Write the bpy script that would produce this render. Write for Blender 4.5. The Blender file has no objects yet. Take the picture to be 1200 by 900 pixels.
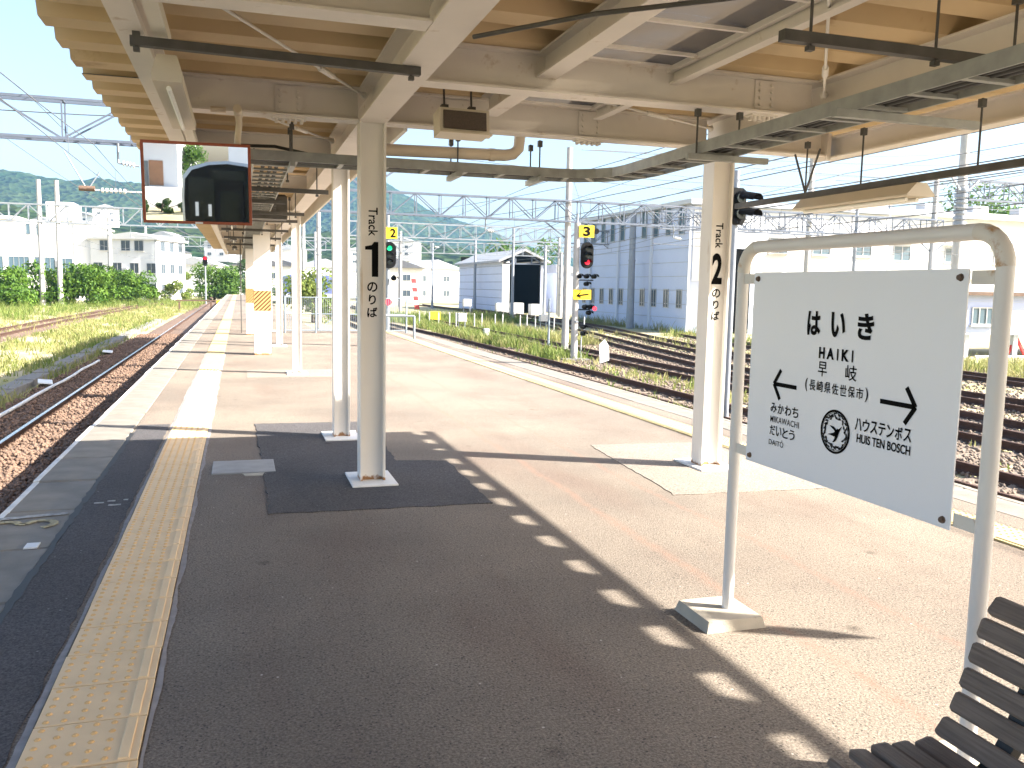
import bpy, math, random
import numpy as np
from mathutils import Vector, Matrix

SC = bpy.context.scene
COL = SC.collection
random.seed(7)
RNG = np.random.default_rng(7)

# ------------------------------------------------------------------ camera, world, sun, exposure
CAM = Vector((0.0, 0.0, 1.538))
YAW, PITCH, ROLL, FPX = 0.30682, 0.11096, 0.019088, 1010.1
fw = Vector((math.sin(YAW)*math.cos(PITCH), math.cos(YAW)*math.cos(PITCH), -math.sin(PITCH)))
rt = Vector((math.cos(YAW), -math.sin(YAW), 0.0))
up = rt.cross(fw)
r2 = rt*math.cos(ROLL) + up*math.sin(ROLL)
u2 = -rt*math.sin(ROLL) + up*math.cos(ROLL)
cd = bpy.data.cameras.new("camera")
cam = bpy.data.objects.new("camera", cd)
COL.objects.link(cam)
M = Matrix.Identity(4)
for i in range(3):
    M[i][0] = r2[i]; M[i][1] = u2[i]; M[i][2] = -fw[i]; M[i][3] = CAM[i]
cam.matrix_world = M
cd.sensor_width = 36.0
cd.lens = 36.0*FPX/1200.0
cd.clip_start = 0.05
cd.clip_end = 12000.0
SC.camera = cam

SUN = Vector((1.25, -0.62, 1.0)).normalized()          # direction towards the sun
SUN_EL = math.asin(SUN.z)
SUN_AZ = math.atan2(SUN.x, SUN.y)                      # clockwise from +Y
world = bpy.data.worlds.new("World")
SC.world = world
world.use_nodes = True
wn = world.node_tree
wn.nodes.clear()
wo = wn.nodes.new("ShaderNodeOutputWorld")
wb = wn.nodes.new("ShaderNodeBackground")
sky = wn.nodes.new("ShaderNodeTexSky")
sky.sky_type = 'NISHITA'
sky.sun_disc = False
sky.sun_elevation = SUN_EL
sky.sun_rotation = SUN_AZ
sky.air_density = 1.0
sky.dust_density = 3.5
sky.ozone_density = 1.0
wb.inputs["Strength"].default_value = 0.088
wn.links.new(sky.outputs[0], wb.inputs[0])
wn.links.new(wb.outputs[0], wo.inputs[0])

sl = bpy.data.lights.new("sun", 'SUN')
sl.energy = 5.0
sl.angle = math.radians(0.53)
sl.color = (1.0, 0.93, 0.82)
so = bpy.data.objects.new("sun", sl)
COL.objects.link(so)
so.rotation_euler = SUN.to_track_quat('Z', 'Y').to_euler()

SC.view_settings.view_transform = 'Standard'
SC.view_settings.look = 'None'
SC.view_settings.exposure = 2.15
SC.view_settings.gamma = 1.0
SC.view_settings.use_curve_mapping = False
SC.cycles.max_bounces = 6
SC.cycles.diffuse_bounces = 3
SC.cycles.glossy_bounces = 3
SC.cycles.use_adaptive_sampling = True
SC.cycles.adaptive_threshold = 0.02
SC.cycles.transparent_max_bounces = 8
SC.cycles.use_denoising = True

# ------------------------------------------------------------------ materials
def _n(nt, t, x=0, y=0):
    n = nt.nodes.new(t); n.location = (x, y); return n

MATS = {}
def mat(name, rgb, rough=0.6, metal=0.0, var=0.0, vscale=3.0, bump=0.0, bscale=40.0, rgb2=None, spec=0.5,
        stain=None, stain_scale=2.0, stain_amt=0.0, stretch=None):
    """Principled material: colour mottled by noise, optional second stain colour, optional bump."""
    m = bpy.data.materials.new(name); m.use_nodes = True
    nt = m.node_tree; b = nt.nodes["Principled BSDF"]
    b.inputs["Roughness"].default_value = rough
    b.inputs["Metallic"].default_value = metal
    b.inputs["Specular IOR Level"].default_value = spec
    col = (*rgb, 1)
    b.inputs["Base Color"].default_value = col
    tc = _n(nt, "ShaderNodeTexCoord", -900, 0)
    vec = tc.outputs["Object"]
    if stretch:
        mp = _n(nt, "ShaderNodeMapping", -750, 0); mp.inputs["Scale"].default_value = stretch
        nt.links.new(vec, mp.inputs[0]); vec = mp.outputs[0]
    out = None
    if var > 0:
        nz = _n(nt, "ShaderNodeTexNoise", -600, 100)
        nz.inputs["Scale"].default_value = vscale; nz.inputs["Detail"].default_value = 6
        nt.links.new(vec, nz.inputs["Vector"])
        mx = _n(nt, "ShaderNodeMix", -300, 100); mx.data_type = 'RGBA'
        c2 = rgb2 if rgb2 else tuple(max(0, c*(1-var)) for c in rgb)
        mx.inputs[6].default_value = (*c2, 1); mx.inputs[7].default_value = col
        rp = _n(nt, "ShaderNodeMapRange", -450, 100)
        rp.inputs[1].default_value = 0.3; rp.inputs[2].default_value = 0.7
        nt.links.new(nz.outputs[0], rp.inputs[0]); nt.links.new(rp.outputs[0], mx.inputs[0])
        out = mx.outputs[2]
    if stain:
        nz = _n(nt, "ShaderNodeTexNoise", -600, -150)
        nz.inputs["Scale"].default_value = stain_scale; nz.inputs["Detail"].default_value = 8
        nz.inputs["Roughness"].default_value = 0.65
        nt.links.new(vec, nz.inputs["Vector"])
        rp = _n(nt, "ShaderNodeMapRange", -450, -150)
        rp.inputs[1].default_value = 0.72-0.25*stain_amt; rp.inputs[2].default_value = 0.82-0.2*stain_amt
        nt.links.new(nz.outputs[0], rp.inputs[0])
        mx = _n(nt, "ShaderNodeMix", -100, 0); mx.data_type = 'RGBA'
        if out: nt.links.new(out, mx.inputs[6])
        else: mx.inputs[6].default_value = col
        mx.inputs[7].default_value = (*stain, 1)
        nt.links.new(rp.outputs[0], mx.inputs[0]); out = mx.outputs[2]
    if out: nt.links.new(out, b.inputs["Base Color"])
    if bump > 0:
        nz = _n(nt, "ShaderNodeTexNoise", -600, -400)
        nz.inputs["Scale"].default_value = bscale; nz.inputs["Detail"].default_value = 4
        nt.links.new(vec, nz.inputs["Vector"])
        bp = _n(nt, "ShaderNodeBump", -300, -400)
        bp.inputs["Strength"].default_value = bump; bp.inputs["Distance"].default_value = 0.01
        nt.links.new(nz.outputs[0], bp.inputs["Height"]); nt.links.new(bp.outputs[0], b.inputs["Normal"])
    MATS[name] = m
    return m

def asphalt(name, c1, c2, c3, patch=0.0, stripes=True, speck=(0.55, 0.5, 0.46)):
    """Worn aggregate asphalt: coarse mottling, fine grains, dark pits, sparse white chips, two rust drip lines."""
    m = bpy.data.materials.new(name); m.use_nodes = True
    nt = m.node_tree; b = nt.nodes["Principled BSDF"]; L = nt.links
    b.inputs["Roughness"].default_value = 0.9; b.inputs["Specular IOR Level"].default_value = 0.25
    geo = _n(nt, "ShaderNodeNewGeometry", -1400, 0); P = geo.outputs["Position"]
    def noise(scale, detail=5, rough=0.6, vec=P):
        n = _n(nt, "ShaderNodeTexNoise"); n.inputs["Scale"].default_value = scale
        n.inputs["Detail"].default_value = detail; n.inputs["Roughness"].default_value = rough
        L.new(vec, n.inputs["Vector"]); return n.outputs[0]
    def rng(v, a, bb, c=0.0, d=1.0):
        n = _n(nt, "ShaderNodeMapRange"); n.inputs[1].default_value = a; n.inputs[2].default_value = bb
        n.inputs[3].default_value = c; n.inputs[4].default_value = d
        L.new(v, n.inputs[0]); return n.outputs[0]
    def mix(f, a, bb, mode='MIX'):
        n = _n(nt, "ShaderNodeMix"); n.data_type = 'RGBA'; n.blend_type = mode
        if isinstance(f, float): n.inputs[0].default_value = f
        else: L.new(f, n.inputs[0])
        for k, s in ((6, a), (7, bb)):
            if isinstance(s, tuple): n.inputs[k].default_value = (*s, 1)
            else: L.new(s, n.inputs[k])
        return n.outputs[2]
    base = mix(rng(noise(0.55, 6, 0.6), 0.38, 0.62), c1, c2)
    mp = _n(nt, "ShaderNodeMapping"); mp.inputs["Scale"].default_value = (0.9, 0.22, 1); L.new(P, mp.inputs[0])
    base = mix(rng(noise(1.0, 5, 0.6, mp.outputs[0]), 0.50, 0.70, 0, 0.8), base, c3)
    # grains
    g = noise(95, 3, 0.7)
    base = mix(rng(g, 0.28, 0.75, 0, 0.8), mix(1.0, base, (0.30, 0.30, 0.32), 'MULTIPLY'), mix(1.0, base, (1.45, 1.42, 1.4), 'MULTIPLY'))
    v = _n(nt, "ShaderNodeTexVoronoi"); v.inputs["Scale"].default_value = 48; L.new(P, v.inputs["Vector"])
    pit = rng(v.outputs["Distance"], 0.14, 0.26, 0.9, 0)
    pm = _n(nt, "ShaderNodeMath"); pm.operation = 'MULTIPLY'
    L.new(pit, pm.inputs[0]); L.new(rng(noise(9, 3), 0.36, 0.58), pm.inputs[1])
    base = mix(pm.outputs[0], base, (0.045, 0.042, 0.042))
    v2 = _n(nt, "ShaderNodeTexVoronoi"); v2.inputs["Scale"].default_value = 16; L.new(P, v2.inputs["Vector"])
    sc_ = _n(nt, "ShaderNodeSeparateColor"); L.new(v2.outputs["Color"], sc_.inputs[0])
    sm2 = _n(nt, "ShaderNodeMath"); sm2.operation = 'MULTIPLY'
    L.new(rng(v2.outputs["Distance"], 0.05, 0.10, 1, 0), sm2.inputs[0]); L.new(rng(sc_.outputs[0], 0.86, 0.88), sm2.inputs[1])
    base = mix(sm2.outputs[0], base, speck)
    g2 = noise(34, 4, 0.75)
    base = mix(rng(g2, 0.52, 0.70, 0, 0.55), base, mix(1.0, base, (0.5, 0.49, 0.49), 'MULTIPLY'))
    # trodden gum and oil spots
    v3 = _n(nt, "ShaderNodeTexVoronoi"); v3.inputs["Scale"].default_value = 3.1; L.new(P, v3.inputs["Vector"])
    s3_ = _n(nt, "ShaderNodeSeparateColor"); L.new(v3.outputs["Color"], s3_.inputs[0])
    m3 = _n(nt, "ShaderNodeMath"); m3.operation = 'MULTIPLY'
    L.new(rng(v3.outputs["Distance"], 0.04, 0.16, 0.6, 0), m3.inputs[0]); L.new(rng(s3_.outputs[1], 0.80, 0.84), m3.inputs[1])
    base = mix(m3.outputs[0], base, mix(1.0, base, (0.35, 0.33, 0.32), 'MULTIPLY'))
    if stripes:
        sp = _n(nt, "ShaderNodeSeparateXYZ"); L.new(P, sp.inputs[0])
        wob = noise(0.8, 4)
        for x0, w, c in ((2.37, 0.055, (0.235, 0.15, 0.115)), (3.0, 0.045, (0.225, 0.145, 0.115))):
            ad = _n(nt, "ShaderNodeMath"); ad.operation = 'MULTIPLY_ADD'
            L.new(wob, ad.inputs[0]); ad.inputs[1].default_value = 0.22; ad.inputs[2].default_value = -x0-0.11
            s2 = _n(nt, "ShaderNodeMath"); s2.operation = 'ADD'; L.new(sp.outputs[0], s2.inputs[0]); L.new(ad.outputs[0], s2.inputs[1])
            ab = _n(nt, "ShaderNodeMath"); ab.operation = 'ABSOLUTE'; L.new(s2.outputs[0], ab.inputs[0])
            k = rng(ab.outputs[0], 0.0, w, 0.75, 0)
            mm = _n(nt, "ShaderNodeMath"); mm.operation = 'MULTIPLY'; L.new(k, mm.inputs[0]); L.new(rng(noise(14, 4), 0.3, 0.6), mm.inputs[1])
            base = mix(mm.outputs[0], base, c)
    L.new(base, b.inputs["Base Color"])
    bp = _n(nt, "ShaderNodeBump"); bp.inputs["Strength"].default_value = 0.8; bp.inputs["Distance"].default_value = 0.006
    L.new(g, bp.inputs["Height"]); L.new(bp.outputs[0], b.inputs["Normal"])
    MATS[name] = m
    return m

asphalt("platform_asphalt", (0.315, 0.272, 0.222), (0.235, 0.203, 0.17), (0.228, 0.172, 0.14))
asphalt("dark_asphalt", (0.13, 0.125, 0.13), (0.10, 0.097, 0.1), (0.16, 0.15, 0.15), stripes=False, speck=(0.3, 0.3, 0.3))
asphalt("pale_asphalt", (0.36, 0.32, 0.27), (0.32, 0.28, 0.24), (0.40, 0.35, 0.30), stripes=False)
mat("edge_concrete", (0.255, 0.235, 0.205), 0.9, var=0.35, vscale=4, bump=0.3, bscale=120, stain=(0.16, 0.15, 0.14), stain_scale=3, stain_amt=0.3)
mat("concrete", (0.50, 0.45, 0.37), 0.9, var=0.25, vscale=6, bump=0.3, bscale=150, stain=(0.27, 0.22, 0.17), stain_scale=7, stain_amt=0.5)
mat("side_concrete", (0.16, 0.15, 0.13), 0.9, var=0.4, vscale=2, bump=0.4, bscale=60)
mat("white_line", (0.72, 0.72, 0.70), 0.7, var=0.25, vscale=9)
mat("tactile", (0.90, 0.66, 0.39), 0.75, var=0.12, vscale=5, stain=(0.55, 0.38, 0.2), stain_scale=9, stain_amt=0.1)
mat("tactile_dome", (0.76, 0.47, 0.20), 0.7)
mat("tactile_pale", (0.52, 0.42, 0.215), 0.75, var=0.12, vscale=5)
mat("mortar", (0.33, 0.31, 0.31), 0.95, var=0.3, vscale=14)
mat("worn_yellow_paint", (0.50, 0.43, 0.26), 0.8, var=0.5, vscale=30)
mat("worn_white_paint", (0.45, 0.45, 0.44), 0.8, var=0.6, vscale=25)
mat("manhole_steel", (0.36, 0.37, 0.38), 0.55, 0.2, var=0.2, vscale=9)
mat("column_paint", (0.78, 0.75, 0.71), 0.5, var=0.06, vscale=2, stain=(0.52, 0.42, 0.31), stain_scale=5, stain_amt=0.42, stretch=(1, 1, 0.18))
mat("beam_paint", (0.74, 0.685, 0.635), 0.55, var=0.10, vscale=3, stain=(0.46, 0.36, 0.27), stain_scale=6, stain_amt=0.42)
mat("roof_sheet", (0.60, 0.445, 0.255), 0.6, var=0.14, vscale=1.4, stain=(0.33, 0.20, 0.09), stain_scale=1.6, stain_amt=0.35)
mat("roof_top", (0.35, 0.36, 0.36), 0.5, var=0.2, vscale=2)
mat("fascia_paint", (0.70, 0.66, 0.58), 0.55, var=0.08)
mat("galvanised", (0.34, 0.35, 0.34), 0.5, 0.35, var=0.25, vscale=12)
mat("dark_steel", (0.095, 0.09, 0.085), 0.6, 0.2, var=0.3, vscale=10)
mat("rust_steel", (0.16, 0.10, 0.07), 0.75, 0.1, var=0.4, vscale=12)
mat("cable_black", (0.025, 0.025, 0.025), 0.6)
mat("lamp_housing", (0.62, 0.55, 0.44), 0.5, var=0.1)
mat("lamp_tube", (0.85, 0.85, 0.82), 0.35)
mat("speaker_grille", (0.10, 0.075, 0.06), 0.7, var=0.3, vscale=80)
mat("pipe_cream", (0.64, 0.54, 0.42), 0.5, var=0.1)
mat("sign_white", (0.82, 0.84, 0.90), 0.25, var=0.02, vscale=2)
mat("pipe_white", (0.72, 0.71, 0.70), 0.4, var=0.05, vscale=4, stain=(0.42, 0.25, 0.10), stain_scale=16, stain_amt=0.02)
mat("pipe_rusty", (0.70, 0.67, 0.62), 0.5, var=0.08, vscale=6, stain=(0.42, 0.22, 0.07), stain_scale=14, stain_amt=0.62)
mat("bolt", (0.12, 0.08, 0.06), 0.6, 0.3)
mat("ink_black", (0.006, 0.006, 0.006), 0.7, spec=0.05)
mat("ink_grey", (0.05, 0.05, 0.05), 0.7, spec=0.05)
mat("bench_wood", (0.21, 0.165, 0.138), 0.62, var=0.45, vscale=5, bump=0.35, bscale=30, stretch=(30, 1.2, 30))
mat("bench_iron", (0.02, 0.02, 0.02), 0.5, 0.3)
mat("mirror_frame", (0.33, 0.075, 0.03), 0.5, var=0.2, vscale=8)
mat("rail_head", (0.55, 0.54, 0.52), 0.25, 0.9)
mat("rail_rust", (0.075, 0.036, 0.024), 0.85, 0.0, var=0.35, vscale=7)
mat("sleeper", (0.20, 0.155, 0.12), 0.9, var=0.4, vscale=6)
mat("ballast_stone", (0.27, 0.175, 0.125), 0.95, var=0.6, vscale=9)
mat("ballast_grey", (0.27, 0.21, 0.165), 0.95, var=0.6, vscale=9)
mat("ground_dirt", (0.40, 0.34, 0.24), 0.95, var=0.5, vscale=0.5, rgb2=(0.27, 0.26, 0.11), bump=0.6, bscale=25)
mat("ballast_bed", (0.22, 0.145, 0.105), 0.95, var=0.7, vscale=22, bump=1.0, bscale=28)
mat("ballast_bed_grey", (0.29, 0.23, 0.18), 0.95, var=0.65, vscale=20, bump=1.0, bscale=28)
mat("trough_concrete", (0.23, 0.22, 0.205), 0.9, var=0.3, vscale=5)
mat("hazard_cream", (0.55, 0.36, 0.14), 0.6)
mat("hazard_brown", (0.10, 0.038, 0.008), 0.6)
mat("fence_steel", (0.24, 0.29, 0.34), 0.5, 0.3)
mat("pole_concrete", (0.46, 0.45, 0.44), 0.8, var=0.15, vscale=3)
mat("pole_steel", (0.30, 0.33, 0.38), 0.55, 0.2, var=0.15)
mat("truss_steel", (0.115, 0.14, 0.19), 0.55, 0.2, var=0.15)
mat("truss_pale", (0.22, 0.245, 0.28), 0.5, 0.1)
mat("wire", (0.10, 0.105, 0.12), 0.6)
mat("insulator", (0.68, 0.68, 0.66), 0.3)
mat("insulator_brown", (0.20, 0.10, 0.06), 0.3)
mat("signal_black", (0.004, 0.0043, 0.005), 0.6, spec=0.15)
mat("yellow_plate", (0.75, 0.52, 0.01), 0.5)
mat("white_paint", (0.78, 0.78, 0.77), 0.6, var=0.06, vscale=3)
mat("box_white", (0.55, 0.55, 0.55), 0.6, var=0.15, vscale=6)
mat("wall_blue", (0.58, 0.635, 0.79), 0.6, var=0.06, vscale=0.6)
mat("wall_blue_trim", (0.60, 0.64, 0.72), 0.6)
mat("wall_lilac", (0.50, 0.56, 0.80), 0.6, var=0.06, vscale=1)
mat("wall_white", (0.74, 0.74, 0.75), 0.7, var=0.06, vscale=0.5)
mat("wall_cream", (0.70, 0.67, 0.62), 0.7, var=0.08, vscale=0.5)
mat("wall_grey", (0.45, 0.46, 0.48), 0.7, var=0.1, vscale=0.5)
mat("roof_grey", (0.34, 0.35, 0.37), 0.6, var=0.15, vscale=0.6)
mat("roof_tile_dark", (0.10, 0.105, 0.12), 0.6, var=0.3, vscale=3)
mat("roof_pale", (0.62, 0.62, 0.62), 0.6, var=0.1, vscale=0.6)
mat("inner_shade", (0.004, 0.0043, 0.005), 0.9, spec=0.1)  # near-black colour that stands for shade inside openings
mat("glass_dark", (0.06, 0.08, 0.10), 0.12, 0.0, spec=0.8)
mat("glass_blue", (0.08, 0.13, 0.17), 0.12, 0.0, spec=0.8)
mat("frame_alu", (0.45, 0.46, 0.47), 0.4, 0.5)
mat("train_black", (0.006, 0.0065, 0.007), 0.35, spec=0.2)
mat("train_glass", (0.006, 0.009, 0.010), 0.15, spec=0.3)
mat("train_silver", (0.45, 0.46, 0.47), 0.35, 0.5)
mat("shop_brown", (0.40, 0.20, 0.10), 0.7, var=0.2)
mat("road_pale", (0.42, 0.40, 0.37), 0.9, var=0.15, vscale=2)
mat("red_stripe", (0.55, 0.05, 0.05), 0.6)
mat("blue_train", (0.10, 0.13, 0.30), 0.4)
mat("bark", (0.12, 0.085, 0.06), 0.9, var=0.4, vscale=6)
mat("yellow_machine", (0.75, 0.52, 0.02), 0.5)
mat("car_white", (0.7, 0.7, 0.7), 0.3)

def rusty_feet(m, z1=0.10, rgb=(0.30, 0.15, 0.06)):
    """rust creeping up from the foot of painted steel"""
    nt = m.node_tree; L = nt.links; b = nt.nodes["Principled BSDF"]
    src = b.inputs["Base Color"].links[0].from_socket
    g_ = _n(nt, "ShaderNodeNewGeometry"); sp = _n(nt, "ShaderNodeSeparateXYZ"); L.new(g_.outputs["Position"], sp.inputs[0])
    nz = _n(nt, "ShaderNodeTexNoise"); nz.inputs["Scale"].default_value = 22; nz.inputs["Detail"].default_value = 6; L.new(g_.outputs["Position"], nz.inputs["Vector"])
    zz = _n(nt, "ShaderNodeMapRange"); zz.inputs[1].default_value = 0.022; zz.inputs[2].default_value = z1; zz.inputs[3].default_value = 0.30; zz.inputs[4].default_value = -0.35; L.new(sp.outputs[2], zz.inputs[0])
    ad = _n(nt, "ShaderNodeMath"); ad.operation = 'ADD'; L.new(nz.outputs[0], ad.inputs[0]); L.new(zz.outputs[0], ad.inputs[1])
    rp = _n(nt, "ShaderNodeMapRange"); rp.inputs[1].default_value = 0.55; rp.inputs[2].default_value = 0.72; L.new(ad.outputs[0], rp.inputs[0])
    mx = _n(nt, "ShaderNodeMix"); mx.data_type = 'RGBA'; L.new(rp.outputs[0], mx.inputs[0]); L.new(src, mx.inputs[6]); mx.inputs[7].default_value = (*rgb, 1)
    L.new(mx.outputs[2], b.inputs["Base Color"])
rusty_feet(MATS["column_paint"])

def leafmat(name, c1, c2, transl=0.35):
    m = bpy.data.materials.new(name); m.use_nodes = True
    nt = m.node_tree; b = nt.nodes["Principled BSDF"]; L = nt.links
    b.inputs["Roughness"].default_value = 0.6; b.inputs["Specular IOR Level"].default_value = 0.25
    oi = _n(nt, "ShaderNodeNewGeometry"); nz = _n(nt, "ShaderNodeTexNoise"); nz.inputs["Scale"].default_value = 1.3
    nz.inputs["Detail"].default_value = 5
    L.new(oi.outputs["Position"], nz.inputs["Vector"])
    rp = _n(nt, "ShaderNodeMapRange"); rp.inputs[1].default_value = 0.35; rp.inputs[2].default_value = 0.65
    L.new(nz.outputs[0], rp.inputs[0])
    mx = _n(nt, "ShaderNodeMix"); mx.data_type = 'RGBA'
    mx.inputs[6].default_value = (*c1, 1); mx.inputs[7].default_value = (*c2, 1)
    L.new(rp.outputs[0], mx.inputs[0]); L.new(mx.outputs[2], b.inputs["Base Color"])
    tr = _n(nt, "ShaderNodeBsdfTranslucent"); L.new(mx.outputs[2], tr.inputs[0])
    ms = _n(nt, "ShaderNodeMixShader"); ms.inputs[0].default_value = transl
    L.new(b.outputs[0], ms.inputs[1]); L.new(tr.outputs[0], ms.inputs[2])
    L.new(ms.outputs[0], nt.nodes["Material Output"].inputs[0])
    MATS[name] = m
leafmat("grass_yellow", (0.38, 0.345, 0.155), (0.23, 0.26, 0.08))
leafmat("grass_green", (0.105, 0.17, 0.03), (0.22, 0.26, 0.07))
leafmat("hedge_leaf", (0.05, 0.12, 0.015), (0.12, 0.21, 0.025))
leafmat("tree_leaf", (0.05, 0.11, 0.015), (0.10, 0.18, 0.03))
leafmat("pine_leaf", (0.03, 0.075, 0.02), (0.06, 0.11, 0.025))

def skylight_mat():
    m = bpy.data.materials.new("skylight_sheet"); m.use_nodes = True
    nt = m.node_tree; L = nt.links; nt.nodes.remove(nt.nodes["Principled BSDF"])
    out = nt.nodes["Material Output"]
    tr = _n(nt, "ShaderNodeBsdfTransparent"); tr.inputs[0].default_value = (0.5, 0.46, 0.4, 1)
    tl = _n(nt, "ShaderNodeBsdfTranslucent"); df = _n(nt, "ShaderNodeBsdfDiffuse")
    tc = _n(nt, "ShaderNodeNewGeometry"); nz = _n(nt, "ShaderNodeTexNoise"); nz.inputs["Scale"].default_value = 4; nz.inputs["Detail"].default_value = 8
    L.new(tc.outputs["Position"], nz.inputs["Vector"])
    cr = _n(nt, "ShaderNodeMapRange"); cr.inputs[1].default_value = 0.3; cr.inputs[2].default_value = 0.65
    cr.inputs[3].default_value = 0.88; cr.inputs[4].default_value = 0.99
    L.new(nz.outputs[0], cr.inputs[0])
    tl.inputs[0].default_value = (0.075, 0.06, 0.045, 1); df.inputs[0].default_value = (0.30, 0.26, 0.21, 1)
    a = _n(nt, "ShaderNodeMixShader"); a.inputs[0].default_value = 0.5
    L.new(tl.outputs[0], a.inputs[1]); L.new(df.outputs[0], a.inputs[2])
    b = _n(nt, "ShaderNodeMixShader"); L.new(cr.outputs[0], b.inputs[0])
    L.new(tr.outputs[0], b.inputs[1]); L.new(a.outputs[0], b.inputs[2])
    L.new(b.outputs[0], out.inputs[0]); MATS["skylight_sheet"] = m
skylight_mat()

def mirror_mat():
    m = bpy.data.materials.new("mirror_glass"); m.use_nodes = True
    b = m.node_tree.nodes["Principled BSDF"]
    b.inputs["Base Color"].default_value = (0.9, 0.92, 0.92, 1); b.inputs["Metallic"].default_value = 1.0
    b.inputs["Roughness"].default_value = 0.01; MATS["mirror_glass"] = m
mirror_mat()

def emit_mat(name, rgb, s):
    m = bpy.data.materials.new(name); m.use_nodes = True
    b = m.node_tree.nodes["Principled BSDF"]
    b.inputs["Base Color"].default_value = (*rgb, 1)
    b.inputs["Emission Color"].default_value = (*rgb, 1); b.inputs["Emission Strength"].default_value = s
    MATS[name] = m
emit_mat("lamp_red", (0.85, 0.015, 0.04), 0.35)
emit_mat("lamp_green", (0.01, 0.75, 0.28), 0.35)
mat("lamp_off", (0.02, 0.03, 0.03), 0.15)

# ------------------------------------------------------------------ mesh builders
class MB:
    def __init__(self): self.v = []; self.f = []; self.mi = []; self.sm = []
    def add(self, vs, fs, mi=0, smooth=False):
        o = len(self.v); self.v += [tuple(p) for p in vs]
        for f in fs:
            self.f.append([o+i for i in f]); self.mi.append(mi); self.sm.append(smooth)
    def box(self, x0, x1, y0, y1, z0, z1, mi=0):
        vs = [(x, y, z) for z in (z0, z1) for y in (y0, y1) for x in (x0, x1)]
        self.add(vs, [(0, 2, 3, 1), (4, 5, 7, 6), (0, 1, 5, 4), (2, 6, 7, 3), (0, 4, 6, 2), (1, 3, 7, 5)], mi)
    def cbox(self, c, s, mi=0): self.box(c[0]-s[0]/2, c[0]+s[0]/2, c[1]-s[1]/2, c[1]+s[1]/2, c[2]-s[2]/2, c[2]+s[2]/2, mi)
    def bevbox(self, x0, x1, y0, y1, z0, z1, b, mi=0):
        """box whose upper rim is chamfered by b"""
        vs = [(x0, y0, z0), (x1, y0, z0), (x1, y1, z0), (x0, y1, z0), (x0, y0, z1-b), (x1, y0, z1-b), (x1, y1, z1-b), (x0, y1, z1-b),
              (x0+b, y0+b, z1), (x1-b, y0+b, z1), (x1-b, y1-b, z1), (x0+b, y1-b, z1)]
        self.add(vs, [(0, 3, 2, 1), (0, 1, 5, 4), (1, 2, 6, 5), (2, 3, 7, 6), (3, 0, 4, 7), (4, 5, 9, 8), (5, 6, 10, 9), (6, 7, 11, 10), (7, 4, 8, 11), (8, 9, 10, 11)], mi)
    def bar(self, a, b, w, h=None, mi=0, upv=(0, 0, 1)):
        """rectangular bar from a to b, w across, h along upv"""
        h = w if h is None else h
        a = Vector(a); b = Vector(b); d = (b-a).normalized(); u = Vector(upv)
        if abs(d.dot(u)) > 0.98: u = Vector((0, 1, 0))
        s = d.cross(u).normalized(); u = s.cross(d).normalized()
        vs = [p+s*i*w/2+u*j*h/2 for p in (a, b) for i, j in ((-1, -1), (1, -1), (1, 1), (-1, 1))]
        self.add(vs, [(3, 2, 1, 0), (4, 5, 6, 7), (0, 1, 5, 4), (1, 2, 6, 5), (2, 3, 7, 6), (3, 0, 4, 7)], mi)
    def tube(self, pts, r, seg=8, mi=0, cap=True, smooth=True):
        pts = [Vector(p) for p in pts]; n = len(pts)
        rs = r if isinstance(r, (list, tuple)) else [r]*n
        t0 = (pts[1]-pts[0]).normalized()
        u = Vector((0, 0, 1)) if abs(t0.z) < 0.9 else Vector((1, 0, 0))
        s = t0.cross(u).normalized(); vs = []
        for i, p in enumerate(pts):
            t = (pts[min(i+1, n-1)]-pts[max(i-1, 0)]).normalized()
            s = (s-t*s.dot(t)).normalized(); q = t.cross(s)
            for k in range(seg):
                a = 2*math.pi*k/seg
                vs.append(p+(s*math.cos(a)+q*math.sin(a))*rs[i])
        fs = [(i*seg+k, i*seg+(k+1) % seg, (i+1)*seg+(k+1) % seg, (i+1)*seg+k) for i in range(n-1) for k in range(seg)]
        self.add(vs, fs, mi, smooth)
        if cap: self.add([vs[k] for k in range(seg)], [tuple(range(seg))[::-1]], mi); self.add(vs[-seg:], [tuple(range(seg))], mi)
    def prism(self, poly, a, b, axis='Y', mi=0):
        """polygon (list of 2-D points) extruded along an axis from a to b"""
        def P(p, t):
            return {'X': (t, p[0], p[1]), 'Y': (p[0], t, p[1]), 'Z': (p[0], p[1], t)}[axis]
        n = len(poly); vs = [P(p, a) for p in poly]+[P(p, b) for p in poly]
        self.add(vs, [tuple(range(n)), tuple(range(2*n-1, n-1, -1))]+[(i, n+i, n+(i+1) % n, (i+1) % n) for i in range(n)], mi)
    def hbeam(self, a, b, w, h, t=0.014, tw=0.010, mi=0):
        """H-section from a to b; a, b are the centre of the BOTTOM flange underside"""
        a = Vector(a); b = Vector(b); z = Vector((0, 0, 1))
        self.bar(a+z*t/2, b+z*t/2, w, t, mi); self.bar(a+z*(h-t/2), b+z*(h-t/2), w, t, mi)
        self.bar(a+z*h/2, b+z*h/2, tw, h-2*t, mi)
    def build(self, name, mats, parent=None, loc=None, rot=None, kind=None, label=None, cat=None, group=None):
        me = bpy.data.meshes.new(name)
        me.from_pydata(self.v, [], self.f)
        if isinstance(mats, str): mats = [mats]
        for m in mats: me.materials.append(MATS[m])
        if any(self.mi): me.polygons.foreach_set("material_index", self.mi)
        if any(self.sm): me.polygons.foreach_set("use_smooth", self.sm)
        me.update()
        o = bpy.data.objects.new(name, me); COL.objects.link(o)
        if loc: o.location = loc
        if rot: o.rotation_euler = rot
        if parent: o.parent = parent
        tag(o, label, cat, group, kind)
        return o

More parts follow.
